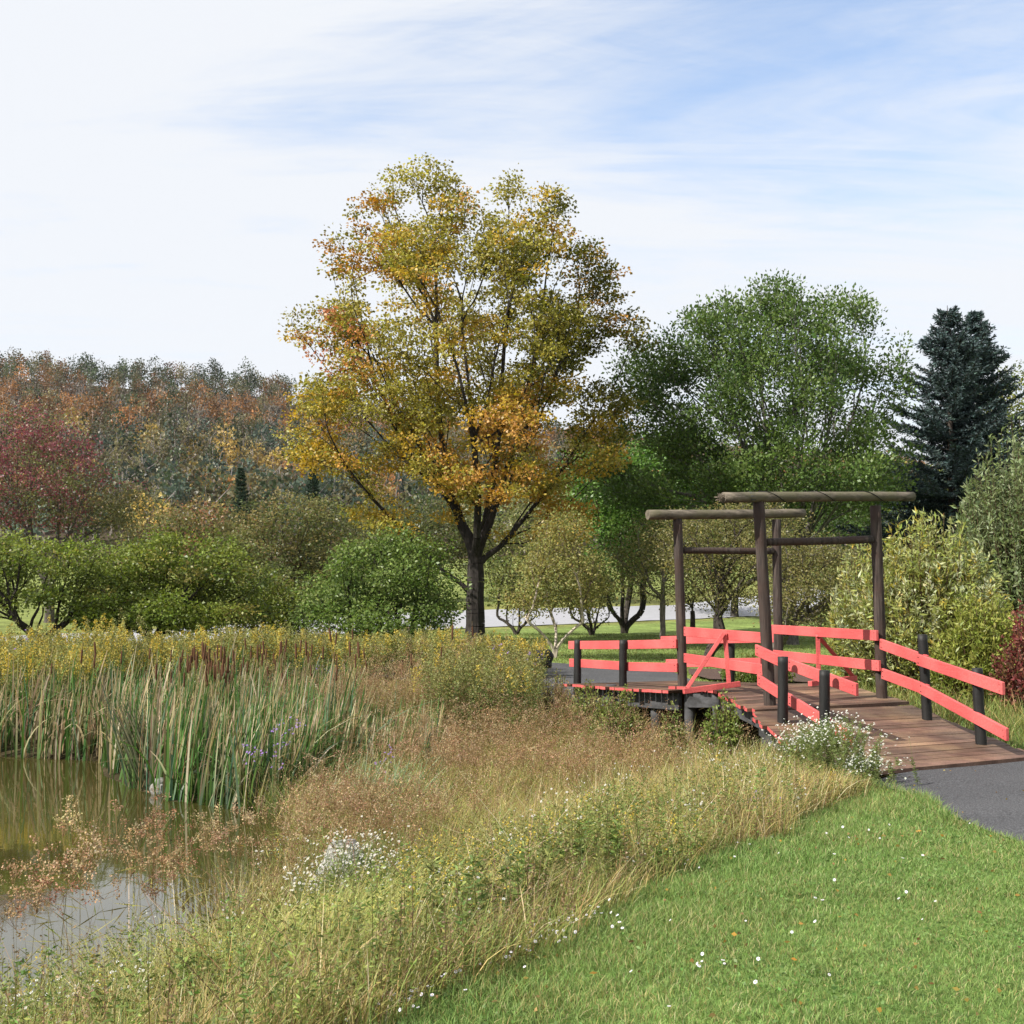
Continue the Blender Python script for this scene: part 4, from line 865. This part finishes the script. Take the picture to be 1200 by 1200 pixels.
# arching bunches of long yellow green grass on the near bank
for (px, d_, sp_, n, a0, cc) in [(330, 6.6, .38, 1400, .9, (.42, .42, .13)), (420, 7.4, .35, 900, .6, (.30, .29, .09)), (230, 6.3, .3, 500, 2.2, (.28, .27, .09)), (560, 7.2, .3, 900, .4, (.46, .38, .18)), (640, 12, .6, 1300, .2, (.48, .40, .19)), (560, 13, .5, 700, .4, (.33, .34, .10)), (800, 11.5, .6, 1300, .0, (.48, .41, .20)), (740, 13.2, .6, 1000, .5, (.48, .40, .2)), (540, 9.2, .5, 900, .1, (.42, .36, .15)), (520, 15.8, .8, 900, .3, (.40, .36, .12)), (620, 18, .8, 900, .3, (.34, .34, .10)), (30, 6.3, .4, 500, 1.2, (.25, .27, .08)), (880, 10.8, .4, 500, .2, (.40, .36, .14)), (700, 9.5, .5, 800, .2, (.38, .31, .14))]:
    x0_ = (px - 600) / F * d_; x = rng.normal(x0_, sp_, n); y = rng.normal(d_, sp_ * .7, n); m = (s_line(x, y) > .25) & (sdist_poly(x, y, POND) > 0); x, y = x[m], y[m]; n = len(x); P = np.stack([x, y, gz(x, y) - .01], 1); c = jit(cc, n, .2, .06)
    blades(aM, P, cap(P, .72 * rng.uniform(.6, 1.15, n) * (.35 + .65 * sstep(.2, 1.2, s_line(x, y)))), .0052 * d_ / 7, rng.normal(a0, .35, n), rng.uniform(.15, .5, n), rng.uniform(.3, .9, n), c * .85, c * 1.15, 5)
# a few thick reed stubs beside the near water
n = 46; x = rng.normal(-2.15, .42, n); y = rng.normal(6.4, .25, n); P = np.stack([x, y, gz(x, y)], 1); c = jit((.22, .20, .05), n, .2); blades(aM, P, rng.uniform(.3, .55, n), .016, rng.normal(2.6, 1.0, n), rng.uniform(0, .5, n), .1, c, c * .9, 4)
# dry brown forb stalks with seedy tops
P = meadow_pts(3600, -5, 3.8, 4.2, 16, lambda x, y: wob(x, y, 1.1, 31) > .1); s = s_line(P[:, 0], P[:, 1])
forbs(aM, P, .72 * rng.uniform(.6, 1.15, len(P)) * (.5 + .5 * sstep(-.1, .5, s)), 20, .028, .010, np.array([.13, .08, .045]), np.array([.26, .19, .11]), lo=.35)
P = meadow_pts(2600, -5, 3.6, 4.5, 15); n = len(P); c = jit(pick([((.50, .42, .26), .5), ((.20, .12, .07), .5)], n), n, .2)
blades(aM, P, cap(P, .75 * rng.uniform(.5, 1.2, n) * (.4 + .6 * sstep(0, .8, s_line(P[:, 0], P[:, 1])))), .008, rng.random(n) * 6.28, rng.uniform(.2, 1.1, n), rng.uniform(0, .5, n), c, c, 3)
md = aM.build('meadow_grass', M_blade); tag(md, 'tall mixed straw and green meadow grass between the lawn and the pond', 'grass', kind='stuff')

# woolgrass: tan fluffy heads
def woolgrass(acc, P, H, col, kk=90, sig=.07):
    n = len(P); topf = forbs(acc, P, H, 5, .30, .009, np.array([.20, .17, .06]), jit((.20, .19, .055), n, .2), .15, .05, .8)
    tp = topf(1.0); T = np.repeat(np.arange(n), kk); k = len(T); off = np.abs(rng.normal(0, 1, (k, 3))) * rng.choice([-1, 1], (k, 3)) * np.array([sig, sig, sig * .8]); off[:, 2] = np.abs(off[:, 2]) * .9 - sig * .5
    # rays
    r = 7; Tr = np.repeat(np.arange(n), r); e = tp[Tr] + rng.normal(0, sig, (len(Tr), 3)) + [0, 0, sig * .4]; tubes(acc, tp[Tr] - [0, 0, sig], e, np.full(len(Tr), .0016), np.full(len(Tr), .001), np.array([.26, .17, .08]), 3)
    # tiny clusters gathered on ray ends
    pos = e.reshape(n, r, 3)[T, rng.integers(0, r, k)] + rng.normal(0, sig * .28, (k, 3))
    sz = rng.uniform(.010, .020, k); leaves(acc, pos, rdir(k), sz, sz * .8, jit(np.asarray(col)[T] if np.ndim(col) == 2 else col, k, .22, .06))
aW = Acc()
WG = [((.33, .225, .125), .5), ((.40, .30, .18), .3), ((.27, .155, .09), .2)]
for (px, d_, sx, sy, n, h) in [(480, 20.0, 1.1, .8, 260, 1.15), (560, 17.6, .9, 1.0, 240, .95), (420, 19.5, .9, .7, 130, 1.2), (520, 15.5, .55, .6, 110, .85), (455, 12.3, .55, .6, 150, .8), (400, 13.2, .4, .5, 70, .8),
                               (700, 14.5, .7, .6, 120, .8), (650, 17.5, .8, .8, 90, .8), (610, 16, .8, .8, 100, .8), (760, 14.2, .5, .4, 40, .7), (390, 10.5, .4, .6, 45, .8)]:
    x = (px - 600) / F * d_; P = np.stack([x + rng.normal(0, sx, n), d_ + rng.normal(0, sy, n), np.zeros(n)], 1); m = (sdist_poly(P[:, 0], P[:, 1], POND) > .1) & ~on_bridge(P[:, 0], P[:, 1], -.2) & (s_line(P[:, 0], P[:, 1]) > .5); P = P[m]; P[:, 2] = gz(P[:, 0], P[:, 1])
    woolgrass(aW, P, h * rng.uniform(.8, 1.15, len(P)), jit(pick(WG, len(P)), len(P), .1), 60, .085)
wg = aW.build('woolgrass', M_blade); tag(wg, 'reddish brown fluffy seed heads of woolgrass drifting through the meadow', 'reeds', kind='stuff')
# nearest woolgrass plants on the pond edge, each a plant
sd_ = [(22, 7.7, 980, 'at the left frame edge in front of the bright water'), (50, 8.1, 1000, 'second from the left frame edge on the near bank'), (82, 7.9, 985, 'short one left of the clear water'), (135, 8.6, 965, 'isolated on the near bank before the olive water'), (163, 8.9, 960, 'tall one in the middle of the near bank'), (200, 9.6, 950, 'beside the cattail reflection, centre left'),
       (228, 10.2, 955, 'dense one leaning right near the cattails'), (262, 10.8, 958, 'right of the water inlet'), (295, 11.2, 960, 'closest to the cattail clump foot')]
for (px, d_, tpy, lab) in sd_:
    x = (px - 600) / F * d_; b = gpt(x, d_); b[2] = max(b[2], WATER_Z - .3); top = W(px, tpy, d_)[2]; a_ = Acc(); n = 6
    P = b + np.stack([rng.normal(0, .13, n), rng.normal(0, .15, n), np.zeros(n)], 1)
    woolgrass(a_, P, (top - b[2]) * rng.uniform(.62, 1.06, n), jit(pick(WG, n), n, .1), 170, .07)
    o = a_.build('woolgrass_plant', M_blade, None, loc=b); tag(o, 'tan fluffy headed woolgrass, ' + lab, 'plant', 'woolgrass on the near pond bank')

# goldenrod band
aG = Acc(); GOLD = [((.48, .37, .07), .45), ((.40, .34, .09), .3), ((.30, .31, .10), .25)]
def goldenrod(acc, P, H, bloom=1.0, nl=26):
    n = len(P); lc = jit(pick([((.16, .20, .06), .5), ((.21, .25, .09), .35), ((.11, .15, .04), .15)], n), n, .1)
    topf = forbs(acc, P, H, nl, .10, .018, np.array([.12, .13, .05]), lc, .12, .1, .93, .009)
    kk = 60; T = np.repeat(np.arange(n), kk); k = len(T); a = rng.random(k) * 6.28; t = rng.random(k); rr = .13 * (1 - t * .85) * np.sqrt(rng.random(k)) * rng.uniform(.8, 1.3, n)[T]
    base = topf(1.0)[T]; side = rng.random(n)[T] * 6.28
    pos = base + np.stack([np.cos(a) * rr + np.cos(side) * t * .06, np.sin(a) * rr + np.sin(side) * t * .06, (t - .6) * .36 - rr * .35], 1)
    blm = rng.random(n) < bloom; c = np.where(blm[T][:, None], jit(pick(GOLD, n)[T], k, .15, .04), jit((.2, .2, .07), k, .15))
    sz = rng.uniform(.02, .04, k) * (np.mean(P[:, 1]) / 22) ** .8; leaves(acc, pos, rdir(k), sz, sz * .8, c)
def gpts(n, x0, x1, y0, y1, fn=None):
    x = rng.uniform(x0, x1, n); y = rng.uniform(y0, y1, n); m = (sdist_poly(x, y, POND) > .5) & ~on_bridge(x, y, -.3)
    if fn is not None: m &= fn(x, y)
    x, y = x[m], y[m]; return np.stack([x, y, gz(x, y) - .02], 1)
bandy = lambda x: 22.4 + np.clip(-x - 1, 0, 20) * .13
P = gpts(5200, -14, .6, 21, 27, lambda x, y: (y > bandy(x) + .4 * wob(x, y, .9, 4)) & (y < bandy(x) + 2.7) & (np.abs(x) < .48 * y))
topz = 1.5 - np.interp(600 + P[:, 0] / P[:, 1] * F, [0, 120, 250, 330, 500, 640], [732, 745, 735, 740, 742, 752]) * 0
want = np.interp(600 + P[:, 0] / P[:, 1] * F, [0, 60, 120, 250, 300, 400, 520, 640], [744, 766, 768, 742, 740, 748, 744, 756]) + 6 * wob(P[:, 0], P[:, 1], 1.6, 9)
ztop = CAMZ - (want - 690) / F * P[:, 1]; H = np.clip(ztop - P[:, 2], .6, 1.9) * rng.uniform(.55, 1.03, len(P)) * np.where(rng.random(len(P)) < .10, rng.uniform(1.05, 1.22, len(P)), 1); goldenrod(aG, P, H, .42)
# the taller leafy patch left of the far rails
P = gpts(420, -2.2, .55, 18.6, 21.4, lambda x, y: (x / y * F + 600 > 500) & (x / y * F + 600 < 632)); goldenrod(aG, P, np.clip(.95 - P[:, 2] - .55, .5, 1.6) * rng.uniform(.8, 1.05, len(P)), .16, 52)
P = gpts(800, -12.5, -7.5, 20.6, 24, lambda x, y: y > 21.6); goldenrod(aG, P, 1.35 * rng.uniform(.8, 1.1, len(P)), .7)
gr = aG.build('goldenrod', M_blade); tag(gr, 'band of yellow flowering goldenrod behind the cattails', 'wildflowers', kind='stuff')

# cattails
print('cattails')
aC = Acc()
CG = [((.065, .14, .035), .5), ((.10, .19, .05), .3), ((.09, .155, .09), .2)]; CT = [((.42, .33, .20), .5), ((.33, .24, .13), .3), ((.5, .42, .30), .2)]
def catt(n, poly, h, dryfrac, front_green=True, azm=.2, w=.041):
    poly = np.array(poly, float); x = rng.uniform(poly[:, 0].min(), poly[:, 0].max(), n); y = rng.uniform(poly[:, 1].min(), poly[:, 1].max(), n); m = sdist_poly(x, y, poly) < 0; m &= (wob(x, y, 2.6, 33) + rng.normal(0, .35, n) > -.35); x, y = x[m], y[m]; n = len(x)
    z = np.maximum(gz(x, y), WATER_Z - .25); P = np.stack([x, y, z], 1); dry = rng.random(n) < dryfrac
    c0 = jit(pick(CG, n), n, .18); ct = jit(pick(CT, n), n, .18); bot = jit((.40, .33, .13), n, .2)
    tipdry = rng.random(n) < .36; c1 = np.where((dry | tipdry)[:, None], ct, c0 * 1.0); c0 = np.where(dry[:, None], ct * .8, c0)
    H = h * rng.uniform(.6, 1.1, n) * np.where(dry, .86, 1) * (1 + .14 * wob(x, y, 1.7, 61)); az = rng.normal(azm, 1.1, n)
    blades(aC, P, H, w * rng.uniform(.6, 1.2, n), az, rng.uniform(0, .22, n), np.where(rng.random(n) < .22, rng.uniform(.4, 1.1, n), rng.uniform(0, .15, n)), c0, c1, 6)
catt(4700, [(-6.9, 19.9), (-6.0, 18.0), (-4.7, 16.35), (-3.1, 15.35), (-2.7, 16.2), (-2.3, 17.8), (-2.6, 20.3), (-4.5, 21.3), (-6.6, 21.4)], 1.6, .25)
catt(1700, [(-4.9, 16.6), (-3.1, 15.3), (-2.7, 15.9), (-3.4, 17.2), (-4.6, 17.4)], 1.25, .06)
catt(2800, [(-13, 21.2), (-9.4, 20.7), (-7.0, 20.1), (-6.5, 21.2), (-8, 22.4), (-13, 22.8)], 1.45, .38, azm=.0)
catt(1500, [(-2.7, 16.5), (-1.0, 16.5), (-1.2, 19), (-2.8, 20)], 1.15, .5)
cl = aC.build('cattail_leaves', M_blade); tag(cl, 'dense stand of green and straw coloured cattail leaves at the pond edge', 'reeds', kind='stuff')
aI = Acc(); n = 260; x = rng.normal(-1.62, .30, n); y = rng.normal(14.6, .35, n); P = np.stack([x, y, gz(x, y)], 1); c = jit(pick([((.15, .21, .10), .6), ((.24, .29, .17), .4)], n), n, .15)
blades(aI, P, .92 * rng.uniform(.6, 1.1, n), .024, rng.normal(.3, .9, n), rng.uniform(0, .4, n), rng.uniform(0, .35, n), c, c * 1.2, 5); iris = aI.build('iris_clump', M_blade, None, loc=gpt(-1.62, 14.6)); tag(iris, 'spray of broad grey green iris blades right of the cattails', 'plant')
# a broad leaning clump at the water edge, left of the stand
aI = Acc(); n = 70; b0 = np.array([-5.55, 17.6]); P = np.stack([rng.normal(-5.3, .12, n), rng.normal(17.5, .12, n), np.full(n, WATER_Z - .1)], 1); c = jit((.09, .13, .06), n, .15)
blades(aI, P, 1.5 * rng.uniform(.7, 1.05, n), .028, np.full(n, math.pi * .95) + rng.normal(0, .12, n), rng.uniform(.25, .42, n), rng.uniform(.0, .12, n), c, jit((.16, .15, .09), n, .15), 5); o = aI.build('leaning_reed_clump', M_blade, None, loc=(-5.3, 17.5, WATER_Z)); tag(o, 'fan of dark reed blades leaning left over the water', 'plant')
# cattail heads: individuals
def lathe_acc(acc, p, prof, col, K=8):
    for (z0, r0), (z1, r1) in zip(prof[:-1], prof[1:]):
        tubes(acc, (p + [0, 0, z0])[None], (p + [0, 0, z1])[None], np.array([r0]), np.array([r1]), col, K)
ah = Acc(); lathe_acc(ah, np.zeros(3), [(0, .002), (.01, .010), (.03, .0145), (.19, .0145), (.215, .010), (.225, .003)], np.array([.10, .048, .026]), 9); head_me = None
ah2 = Acc(); lathe_acc(ah2, np.zeros(3), [(-1.4, .006), (0, .004)], np.array([.2, .18, .07]), 5); lathe_acc(ah2, np.zeros(3), [(.235, .003), (.33, .002)], np.array([.3, .22, .1]), 4)
proto = empty('cattail', (0, 0, 0)); hd = ah.build('seed_head', M_bark, proto); st = ah2.build('stalk', M_bark, proto)
hp = []
for _ in range(62): hp.append((random.gauss(246, 24), random.uniform(764, 800), random.uniform(17.6, 19.2)))
for _ in range(34): hp.append((random.uniform(285, 430), random.uniform(752, 798), random.uniform(19, 21.2)))
for px, py in [(413, 742), (388, 745), (393, 748), (142, 770), (112, 762), (175, 765), (110, 775), (517, 762), (530, 742), (554, 738), (482, 772), (472, 778), (330, 757), (352, 757), (365, 762), (311, 765), (314, 790), (318, 800), (200, 768), (95, 770), (60, 782)]: hp.append((px, py, 20.6))
for i, (px, py, d_) in enumerate(hp):
    if i == 0: c_ = proto
    else:
        c_ = proto.copy(); COL.objects.link(c_)
        for ch in (hd, st): q = ch.copy(); COL.objects.link(q); q.parent = c_
    p = W(px, py + 8, d_); c_.location = p; c_.rotation_euler = (random.gauss(0, .05), random.gauss(0, .06), random.random() * 6); s_ = random.uniform(.8, 1.2); c_.scale = (s_, s_, s_)
    tag(c_, 'brown cattail spike standing among the reeds by the pond', 'cattail', 'brown cattail spikes in the reed stand')

# white asters sprinkled (stuff), aster bush, violet asters
aA = Acc()
def asters(acc, P, H, col, k=22, sig=.09, r=.010, leafc=(.15, .19, .06), nl=22):
    n = len(P); topf = forbs(acc, P, H, nl, .04, .007, np.array([.12, .13, .045]), jit(leafc, n, .12), .2, .2, 1)
    T = np.repeat(np.arange(n), k); e = topf(.97)[T] + rng.normal(0, sig, (len(T), 3)) * [1, 1, .8]
    tubes(acc, topf(.75)[T], e, np.full(len(T), .0016), np.full(len(T), .001), np.array(leafc), 3); daisies(acc, e, r * rng.uniform(.7, 1.2, len(T)), col, 6)
P = meadow_pts(330, -4.5, 3.3, 4.8, 14, lambda x, y: (wob(x, y, 1.0, 41) > .15)); asters(aA, P, .74 * rng.uniform(.7, 1.1, len(P)) * (.4 + .6 * sstep(0, .9, s_line(P[:, 0], P[:, 1]))), (.6, .6, .62), 9, .08, .0085, nl=12)
for (px, d_, sx, n) in [(150, 6.2, .25, 9), (20, 6.2, .30, 9), (90, 5.8, .3, 6), (480, 7.6, .6, 10), (430, 10.0, .5, 12)]:
    x = (px - 600) / F * d_; P = np.stack([rng.normal(x, sx, n), rng.normal(d_, sx * .7, n), np.zeros(n)], 1); P[:, 2] = gz(P[:, 0], P[:, 1]); asters(aA, P, .55 * rng.uniform(.7, 1.1, n), (.62, .63, .66), 12, .07, .009)
# yellow tufts
P = meadow_pts(260, -3, 3.3, 6, 13, lambda x, y: wob(x, y, 1.2, 51) > .3); goldenrod(aA, P, .6 * rng.uniform(.7, 1.05, len(P)) * (.45 + .55 * sstep(0, .9, s_line(P[:, 0], P[:, 1]))), .6, 26)
for (px, d_, sx, n, h) in [(460, 8.3, .4, 90, .62), (560, 8.6, .4, 90, .6), (350, 7.2, .3, 50, .55), (720, 10.5, .5, 70, .6), (240, 5.9, .3, 40, .5), (520, 6.7, .3, 50, .55), (620, 7.6, .3, 50, .55)]:
    x = (px - 600) / F * d_; P = np.stack([rng.normal(x, sx, n), rng.normal(d_, sx * .8, n), np.zeros(n)], 1); P = P[(s_line(P[:, 0], P[:, 1]) > .3) & (sdist_poly(P[:, 0], P[:, 1], POND) > .1)]; P[:, 2] = gz(P[:, 0], P[:, 1]) - .01; goldenrod(aA, P, h * rng.uniform(.7, 1.1, len(P)), .3, 60)
wa = aA.build('meadow_wildflowers', M_flower); tag(wa, 'tiny white and yellow wildflowers dotted through the tall meadow grass', 'wildflowers', kind='stuff')
CAPPED[0] = False
def flower_plant(name, label, cat, px, d_, top_py, sx, n, col, k, sig, r, nl=30, sy=None):
    x = (px - 600) / F * d_; b = gpt(x, d_); top = W(px, top_py, d_)[2]; a_ = Acc(); sx = .02 if n < 4 else sx; sy = sy or sx
    P = np.stack([rng.normal(x, sx, n), rng.normal(d_, sy, n), np.zeros(n)], 1); P[:, 2] = gz(P[:, 0], P[:, 1]) - .02
    asters(a_, P, np.clip((top - b[2]) * np.exp(-((P[:, 0] - x) / (sx * 2.6)) ** 2) * rng.uniform(.75, 1.05, n), .2, 3), col, k, sig, r, nl=nl)
    o = a_.build(name, M_flower, None, loc=b); tag(o, label, cat); return o
flower_plant('aster_bush', 'bushy white flowering aster at the near left corner of the bridge ramp', 'plant', 958, 11.9, 838, .30, 170, (.74, .76, .74), 5, .075, .0095, 120)
flower_plant('aster_bush', 'lower green shoulder of the white aster bush, next to the path end', 'plant', 1005, 11.6, 880, .16, 40, (.7, .74, .7), 8, .07, .010, 60)
flower_plant('aster_clump', 'clump of white flowered weeds growing in front of the half hidden boulder', 'plant', 418, 9.2, 970, .22, 110, (.62, .62, .60), 6, .08, .010, 40)
VIO = (.26, .14, .55)
for (px, d_, tp, lab, n) in [(334, 15.15, 832, 'violet aster cluster at the right end of the cattails', 9), (432, 14.2, 848, 'single violet aster beside the iris blades', 2), (876, 9.5, 925, 'pair of violet asters in the meadow near the lawn edge', 5), (622, 20.3, 740, 'violet aster at the top of the goldenrod patch by the far rails', 3), (585, 20.3, 750, 'violet aster left of another in the goldenrod patch', 2), (37, 22.5, 741, 'violet aster above the goldenrod at the far left', 3), (374, 21, 762, 'pale violet aster above the woolgrass', 2)]:
    flower_plant('violet_aster', lab, 'flower', px, d_, tp, .10, n, VIO, 9, .06, .015 if d_ > 11 else .010, 24)

# fallen leaves on the lawn, the path and the deck
aT = Acc(); n = 900; x = rng.uniform(-.5, 6.2, n); y = rng.uniform(4, 13, n); m = (s_line(x, y) < .05) & ~on_bridge(x, y); x, y = x[m], y[m]; n = len(x)
P = np.stack([x, y, gz(x, y) + np.where(in_path(x, y), .026, rng.uniform(.02, .04, n))], 1); keep = np.where(in_path(x, y), rng.random(n) < .35, rng.random(n) < .8); P = P[keep]; n = len(P)
a = rng.random(n) * 6.28; leaves(aT, P, np.stack([np.cos(a), np.sin(a), rng.uniform(-.02, .2, n)], 1), rng.uniform(.018, .04, n), rng.uniform(.012, .024, n), jit(pick([((.30, .20, .06), .4), ((.22, .13, .06), .4), ((.38, .22, .05), .2)], n), n, .2), up=.9)
lt = aT.build('leaf_litter', M_blade); tag(lt, 'scattered small fallen leaves on the lawn and path', 'leaves', kind='stuff')
# rocks and stump
def rock(name, label, px, py, d_, r, seed, mat=M_stone, cat='rock'):
    rr = random.Random(seed); bm = bmesh.new(); bmesh.ops.create_icosphere(bm, subdivisions=4, radius=1)
    for v_ in bm.verts:
        p = v_.co; k = 1 + .16 * math.sin(p.x * 3.1 + seed) * math.sin(p.y * 2.7 + 2 * seed) + .10 * math.sin(p.z * 6 + p.x * 5 + seed) + .03 * math.sin(p.x * 17 + p.y * 13)
        v_.co = Vector((p.x * r[0] * k, p.y * r[1] * k, min(p.z * k, .82) * r[2]))
    me = bpy.data.meshes.new(name); bm.to_mesh(me); bm.free(); o = link(name, me, mat); c = W(px, py, d_); o.location = c
    for p in me.polygons: p.use_smooth = True
    tag(o, label, cat)
bx_, by_ = (410 - 600) / F * 9.9, 9.9; bz_ = float(gz(bx_, by_)); rock('boulder', 'pale grey boulder half hidden in the meadow grass near the pond', 410, 690 + (CAMZ - bz_) * F / by_, by_, (.25, .2, (CAMZ - (981 - 690) / F * by_ - bz_) / .9), 4)
rock('boulder', 'whitish jagged rock at the foot of the cattails in the pond', 190, 926, 17.0, (.16, .12, .20), 5)
rock('stump', 'black charred stump at the end of the goldenrod beside the path', 637, 772, 23, (.17, .15, .22), 8, M_black, 'stump')
print('done', sum(len(o.data.polygons) for o in scene.objects if o.type == 'MESH'))

hv = [(x, y, z) for z in (-4, 140) for x, y in ((-440, -40), (440, -40), (440, 660), (-440, 660))]
hme = bpy.data.meshes.new('haze'); hme.from_pydata(hv, [], [(3, 2, 1, 0), (4, 5, 6, 7), (0, 1, 5, 4), (1, 2, 6, 5), (2, 3, 7, 6), (3, 0, 4, 7)]); hme.update()
hm, nt, N, L = mat_new('haze'); o_ = N('ShaderNodeOutputMaterial'); pv = N('ShaderNodeVolumePrincipled'); pv.inputs['Color'].default_value = (.80, .87, 1, 1); pv.inputs['Density'].default_value = .00005; pv.inputs['Anisotropy'].default_value = .3
L(pv.outputs[0], o_.inputs['Volume']); ho = link('haze', hme, hm); ho['kind'] = 'stuff'; ho['label'] = 'thin bluish haze in the air over the whole valley'; ho['category'] = 'haze'
